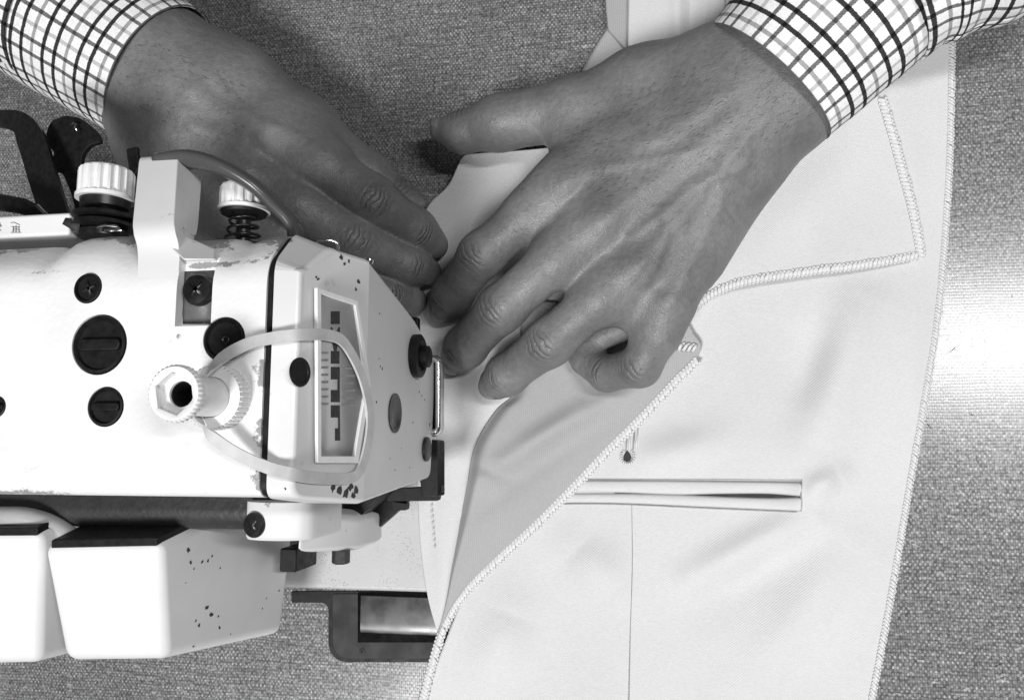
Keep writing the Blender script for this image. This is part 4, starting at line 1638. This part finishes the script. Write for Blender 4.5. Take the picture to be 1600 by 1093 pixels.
def cover(top, zt, zb, flare, far_right=True):
    """white solenoid cover, open and black towards the arm"""
    a, b, c, d = [P(x, y, z) for (x, y), z in zip(top, zt)]      # far-left, far-right, near-right, near-left
    lo = [Vector((p.x, p.y, zb)) for p in (a, b, c, d)]
    lo[2].y -= flare
    lo[3].y -= flare
    lo[0].y += 0.007
    lo[1].y += 0.007
    lo[1].x += 0.0110 if far_right else 0.004
    lo[2].x += 0.0050 if far_right else 0.0
    zm = 0.088
    mid = [p + (q - p) * ((p.z - zm) / (p.z - zb)) for p, q in zip((a, b, c, d), lo)]
    for q in (mid[0], mid[1], lo[0], lo[1]):
        q.y += 0.0045
    V = [a, b, c, d] + mid + lo
    Fc = [(0, 1, 2, 3), (8, 9, 10, 11)]
    for lv in (0, 4):
        for k in range(4):
            j = (k + 1) % 4
            Fc.append((lv + k, lv + j, lv + 4 + j, lv + 4 + k))
    o = obj("solenoid_cover", V, Fc, M_cover, machine, bevel=0.0042, segs=5, sharp=40)
    # black open side, set inside the rim
    n_ = Vector((0, 1, 0))
    q = [a * 0.93 + b * 0.07, a * 0.03 + b * 0.97, mid[1] * 0.97 + mid[0] * 0.03, mid[0] * 0.95 + mid[1] * 0.05]
    q[0] = q[0] - Vector((0, 0, 0.0012))
    q[1] = q[1] - Vector((0, 0, 0.0012))
    pn = slab("open_side", [p + Vector((0, 0.0018, 0)) for p in q], 0.003, M_black, o, direction=(0, -1, 0), bevel=0.0005)
    m1 = (q[2] + q[3]) / 2
    v2, f2 = box_vf(m1.x - 0.004, m1.x + 0.014, m1.y - 0.001, m1.y + 0.004, m1.z - 0.02, m1.z + 0.004)
    obj("coil", v2, f2, M_black, o, bevel=0.001)
    v2, f2 = box_vf(m1.x - 0.019, m1.x - 0.007, m1.y - 0.001, m1.y + 0.006, m1.z - 0.02, m1.z - 0.001)
    obj("coil", v2, f2, M_frame, o, bevel=0.001)
    w2, f2 = fan_rings([[mid[0] + Vector((0.002, 0.001, 0)), mid[1] + Vector((-0.002, 0.001, 0)), lo[1] + Vector((-0.002, 0.001, 0)), lo[0] + Vector((0.002, 0.001, 0))],
                        [mid[0] + Vector((0.002, -0.003, 0)), mid[1] + Vector((-0.002, -0.003, 0)), lo[1] + Vector((-0.002, -0.003, 0)), lo[0] + Vector((0.002, -0.003, 0))]])
    obj("open_side", w2, f2, M_black, o)
    return o


cov = cover([(63, 852), (247, 848), (258, 1030), (98, 1032)], [0.118, 0.118, 0.110, 0.110], 0.028, 0.010)
cov2 = cover([(-140, 834), (60, 832), (58, 1036), (-110, 1040)], [0.118, 0.118, 0.112, 0.112], 0.060, 0.004, False)
v_, f_ = box_vf(P(440, 870, 0.05).x, P(466, 870, 0.05).x, P(440, 892, 0.05).y, P(440, 855, 0.05).y, 0.03, 0.052)
obj("terminal_block", v_, f_, M_black, machine, bevel=0.0008)

# ---- bed and its black surround
xb1 = P(712, 860, 0.002).x
yb0, yb1 = P(560, 922, 0.0022).y, 0.108
v_, f_ = box_vf(XL, xb1, yb0, yb1, -0.02, 0.0022)
bed = obj("bed", v_, f_, M_bed, machine, bevel=0.002, segs=4, sharp=35)
# machine cut-out: keep the bed below the cloth that covers it
fr_o = rounded([(455, 923), (700, 923), (700, 1034), (513, 1034), (513, 941), (455, 941)], [1, 1, 2, 34, 14, 2], 8)
slab("bed_surround", [P(a, b, 0.0008) for a, b in fr_o], 0.0014, M_black, machine, bevel=0.0004)
fr_i = rounded([(519, 927), (698, 927), (698, 1029), (519, 1029)], [4, 2, 2, 30], 8)
pl_ = slab("bed_surround_plate", [P(a, b, 0.0014) for a, b in fr_i], 0.0010, M_frame, machine, bevel=0.0004)
slab("slide_plate_slot", [P(a, b, 0.0017) for a, b in ((559, 926), (697, 926), (697, 1003), (559, 1003))], 0.0005, M_black, pl_)
sp0, sp1 = P(562, 930, 0.004), P(696, 996, 0.004)
sec = rounded([(sp0.y, 0.0014), (sp0.y, 0.0026), (sp1.y + 0.0028, 0.0026), (sp1.y, 0.0019), (sp1.y, 0.0014)], [0.0002, 0.0004, 0.0025, 0.001, 0.0002], 5)
loft("slide_plate", [yz_ring(sec, sp0.x), yz_ring(sec, sp1.x)], M_steel, machine, bevel=0.0003, sharp=50)
cross_screw("screw", P(566, 1017, 0.0014), (0, 0, 1), 0.0015, 0.0003, M_frame, pl_)


# ---- chipped paint: small dark flakes missing from the enamel
def chip(px, py, rpx, p0, n_, parent, seed, surf=None):
    rs = np.random.default_rng(seed)
    if surf is not None:
        r_ = ray(px, py).normalized()
        ok_, hit, n_, _i = surf.ray_cast(CAMPOS, r_)
        if not ok_:
            return
        c = hit + n_ * 0.00012
    else:
        c = PL(px, py, Vector(p0) + n_ * 0.0004, n_)
    u, v, a = frame_from(n_)
    r = rpx * scale_at(c)
    el = rs.uniform(0.6, 1.5)
    rot = rs.uniform(0, 3.14)
    pts = []
    for k in range(9):
        an = 2 * math.pi * k / 9
        rr = r * rs.uniform(0.6, 1.25)
        x, y = math.cos(an) * rr * el, math.sin(an) * rr
        pts.append(c + u * (x * math.cos(rot) - y * math.sin(rot)) + v * (x * math.sin(rot) + y * math.cos(rot)))
    slab("paint_chip", pts, 0.0006, M_letter, parent, direction=-n_, smooth=False)


me_ = cov.data
rv = [Vector(me_.vertices[i].co) for i in (1, 9, 10, 2)]
bn = (rv[1] - rv[0]).cross(rv[3] - rv[0]).normalized()
if bn.x < 0:
    bn = -bn
sd_ = 1
bpy.context.view_layer.update()
_dg = bpy.context.evaluated_depsgraph_get()
SURF_C, SURF_F = cov.evaluated_get(_dg), face.evaluated_get(_dg)
for (a, b, r_) in ((294, 859, 4), (298, 878, 3.4), (303, 888, 2), (316, 877, 2), (325, 875, 2.4), (331, 868, 2), (344, 887, 1.5), (290, 910, 1.2),
                   (323, 948, 3), (330, 960, 3.4), (343, 980, 3.4), (306, 969, 2.4), (311, 976, 2.4), (341, 962, 1.5), (436, 922, 1.6), (416, 934, 1.2), (302, 1009, 2), (360, 990, 1.4), (410, 950, 1.3)):
    chip(a, b, r_, None, bn, cov, sd_, SURF_C)
    sd_ += 1
for (a, b, r_) in ((597, 576, 2.4), (594, 572, 1.4), (592, 560, 1.2), (588, 628, 2.2), (655, 612, 1.8), (659, 618, 1.6), (663, 624, 1.4), (671, 663, 2.0), (645, 660, 1.2), (627, 700, 1.2), (609, 716, 1.2), (617, 734, 1.2), (593, 490, 1.6), (640, 730, 1.0)):
    chip(a, b, r_, None, nX, face, sd_, SURF_F)
    sd_ += 1
for (a, b, r_) in ((497, 436, 3), (494, 433, 2), (530, 765, 8), (540, 770, 7), (548, 760, 6), (552, 774, 5), (520, 762, 5), (556, 765, 5), (446, 763, 1.6), (533, 402, 4), (545, 408, 3), (538, 412, 2.4), (560, 440, 3), (556, 452, 2.4), (550, 395, 2.6)):
    chip(a, b, r_, None, fN, face, sd_, SURF_F)
    sd_ += 1
